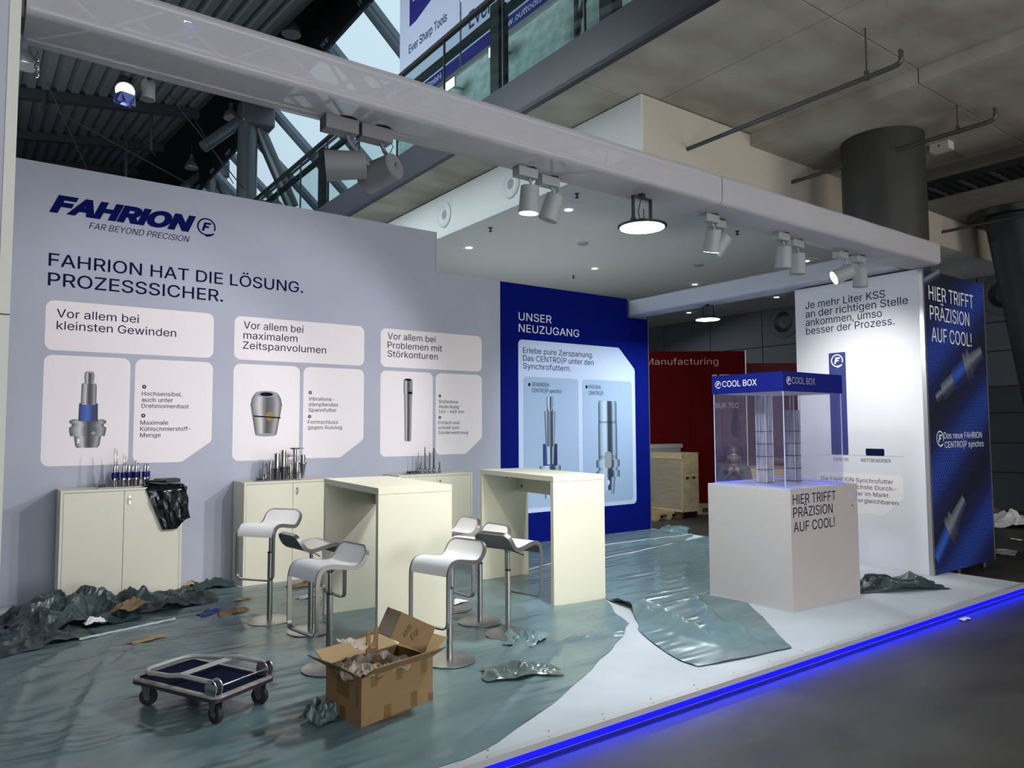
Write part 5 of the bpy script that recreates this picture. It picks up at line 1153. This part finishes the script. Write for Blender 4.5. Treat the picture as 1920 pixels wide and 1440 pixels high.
t = thing('grey_lid', 'flat grey crate lid lying on a box behind the wooden crate', 'lid', (10.7, 10.35, FZ)); B().bb(-.3, 1.25, 0, .3, 1.32, 1.40, .004).build('lid', mat('grey_board', (.36, .36, .34), .7), t); B().bb(-.2, 1.2, .02, .28, .145, 1.32).build('crate_body', greyp, t)
def pallet_(lbl, x_, y_, rz=0):
    t = thing('euro_pallet', lbl, 'pallet', (x_, y_, FZ), rz, 'wooden pallets')
    for k in range(5): B().bb(-.4 + k * .17, -.4 + k * .17 + .12, 0, 1.2, .118, .138, .002).build('deck_board', pallet, t)
    for y in (.0, .55, 1.1):
        for x2 in (-.4, -.07, .26): B().bb(x2, x2 + .14, y, y + .1, .022, .098, .002).build('block', pallet, t)
        B().bb(-.4, .4, y, y + .1, .098, .118).build('stringer', pallet, t)
    for x2 in (-.4, -.07, .26): B().bb(x2, x2 + .1, 0, 1.2, 0, .022).build('bottom_board', pallet, t)
pallet_('wooden pallet under the plywood crate', 10.62, 9.55); pallet_('wooden pallet on the floor behind the crate to the right', 12.9, 9.4, .941)
# person sitting behind the showcase
pe = thing('person', 'seated person with long dark hair, glasses and dark jacket, hands at the chin', 'person', (9.98, 7.56, FZ), radians(36))
pe.scale = (1.06, 1.12, 1.06)
def skinned(name, m, V_, E_, rad, parent, root=0, lv=2):
    me = bpy.data.meshes.new(name); me.from_pydata(V_, E_, []); o = link(name, me, parent); sk = o.modifiers.new('s', 'SKIN'); o.modifiers.new('d', 'SUBSURF').levels = lv; o.modifiers['d'].render_levels = lv
    for i, r_ in enumerate(rad): me.skin_vertices[0].data[i].radius = (r_, r_) if not isinstance(r_, tuple) else r_
    me.skin_vertices[0].data[root].use_root = True; me.materials.append(m); sk.use_smooth_shade = True; return o
# local: faces -x direction flipped by rotation; person faces local -X
f = -1
Vv = [(0, 0, .52), (.0, 0, .72), (f * .04, 0, .92), (f * .06, 0, 1.02), (f * .08, 0, 1.10), (f * .06, .17, .99), (f * .20, .22, .75), (f * .30, .07, .93), (f * .06, -.17, .99), (f * .20, -.22, .75), (f * .30, -.07, .93), (f * .05, .10, .50), (f * .45, .12, .52), (f * .45, .12, .12), (f * .05, -.10, .50), (f * .45, -.12, .52), (f * .45, -.12, .12)]
Ee = [(0, 1), (1, 2), (2, 3), (3, 4), (3, 5), (5, 6), (6, 7), (3, 8), (8, 9), (9, 10), (0, 11), (11, 12), (12, 13), (0, 14), (14, 15), (15, 16)]
skinned('body', clothd, Vv, Ee, [(.15, .12), (.14, .11), (.15, .11), (.09, .08), .05, .065, .048, .032, .065, .048, .032, .09, .062, .045, .09, .062, .045], pe)
for s_ in (-1, 1):
    fo = B().box((f * .51, s_ * .12, .045), (.25, .085, .08), None, .03); fo.build('shoe', blackm, pe, True)
    hv = [(f * .30, s_ * .07, .93), (f * .33, s_ * .045, .98)]; he = [(0, 1)]; hr = [.026, (.036, .018)]
    for k in range(4): hv += [(f * (.335 + .004 * k), s_ * (.03 + .013 * k), 1.01), (f * (.325 + .01 * k), s_ * (.022 + .012 * k), 1.05)]; n0 = 2 + 2 * k; he += [(1, n0), (n0, n0 + 1)]; hr += [.010, .008]
    hv += [(f * .31, s_ * .02, .985), (f * .30, s_ * .012, 1.01)]; he += [(1, 10), (10, 11)]; hr += [.011, .009]
    skinned('hand', skin, hv, he, hr, pe, 0, 1)
hd = B(); bmesh.ops.create_uvsphere(hd.bm, u_segments=24, v_segments=18, radius=1, matrix=Matrix.Translation((f * .125, 0, 1.20)) @ Matrix.Diagonal((.095, .078, .118, 1)))
bmesh.ops.create_uvsphere(hd.bm, u_segments=10, v_segments=8, radius=1, matrix=Matrix.Translation((f * .222, 0, 1.195)) @ Matrix.Diagonal((.018, .013, .026, 1)))
for s_ in (-1, 1): bmesh.ops.create_uvsphere(hd.bm, u_segments=10, v_segments=8, radius=1, matrix=Matrix.Translation((f * .12, s_ * .08, 1.19)) @ Matrix.Diagonal((.02, .01, .03, 1)))
hd.cyl((f * .08, 0, 1.06), (f * .105, 0, 1.14), .05, n=16); hd.build('head', skin, pe, True)
hr_ = B(); bmesh.ops.create_uvsphere(hr_.bm, u_segments=24, v_segments=16, radius=1, matrix=Matrix.Translation((f * .100, 0, 1.245)) @ Matrix.Diagonal((.112, .096, .112, 1)))
for s_ in (-1, 1): bmesh.ops.create_uvsphere(hr_.bm, u_segments=14, v_segments=12, radius=1, matrix=Matrix.Translation((f * .08, s_ * .085, 1.10)) @ Matrix.Diagonal((.06, .035, .14, 1)))
hr_.build('hair', hairm, pe, True)
gls = B()
for s_ in (-1, 1): gls.tube([V3((f * .222, s_ * .032 + .022 * cos(a), 1.215 + .018 * sin(a))) for a in [2 * pi * k / 14 for k in range(14)]], .003, 6, True); gls.cyl((f * .222, s_ * .054, 1.215), (f * .13, s_ * .08, 1.215), .002, n=6)
gls.cyl((f * .224, -.01, 1.217), (f * .224, .01, 1.217), .002, n=6); gls.build('glasses', blackm, pe, True)
mo = B(); mo.box((f * .214, 0, 1.145), (.008, .042, .008), None, .003); mo.build('mouth', mat('lips', (.30, .10, .09), .5), pe)
for s_ in (-1, 1): B().box((f * .213, s_ * .031, 1.215), (.006, .022, .010), None, .003).build('eye', blackm, pe)
st = thing('folding_chair', 'dark chair under the seated person', 'chair', (9.98, 7.56, FZ), radians(36)); B().box((-.1, 0, .42), (.44, .44, .035), None, .01).build('seat', blackm, st); B().box((.13, 0, .68), (.03, .42, .30), None, .01).build('backrest', blackm, st)
for sx in (-.28, .1):
    for sy in (-.19, .19): B().cyl((sx, sy, 0), (sx, sy, .41), .014, n=10).build('leg', steeld, st)
for sy in (-.19, .19): B().cyl((.12, sy, .40), (.135, sy, .60), .012, n=10).build('back_post', steeld, st)
t = thing('open_crate_box', 'light brown carton stack behind the seated person', 'box', (11.35, 7.75, FZ), radians(36)); B().bb(-.4, .3, -.45, .45, 0, 1.02, .004).build('body', cardin, t); B().bb(-.4, .3, -.46, .46, 1.02, 1.05).build('lid', card, t)
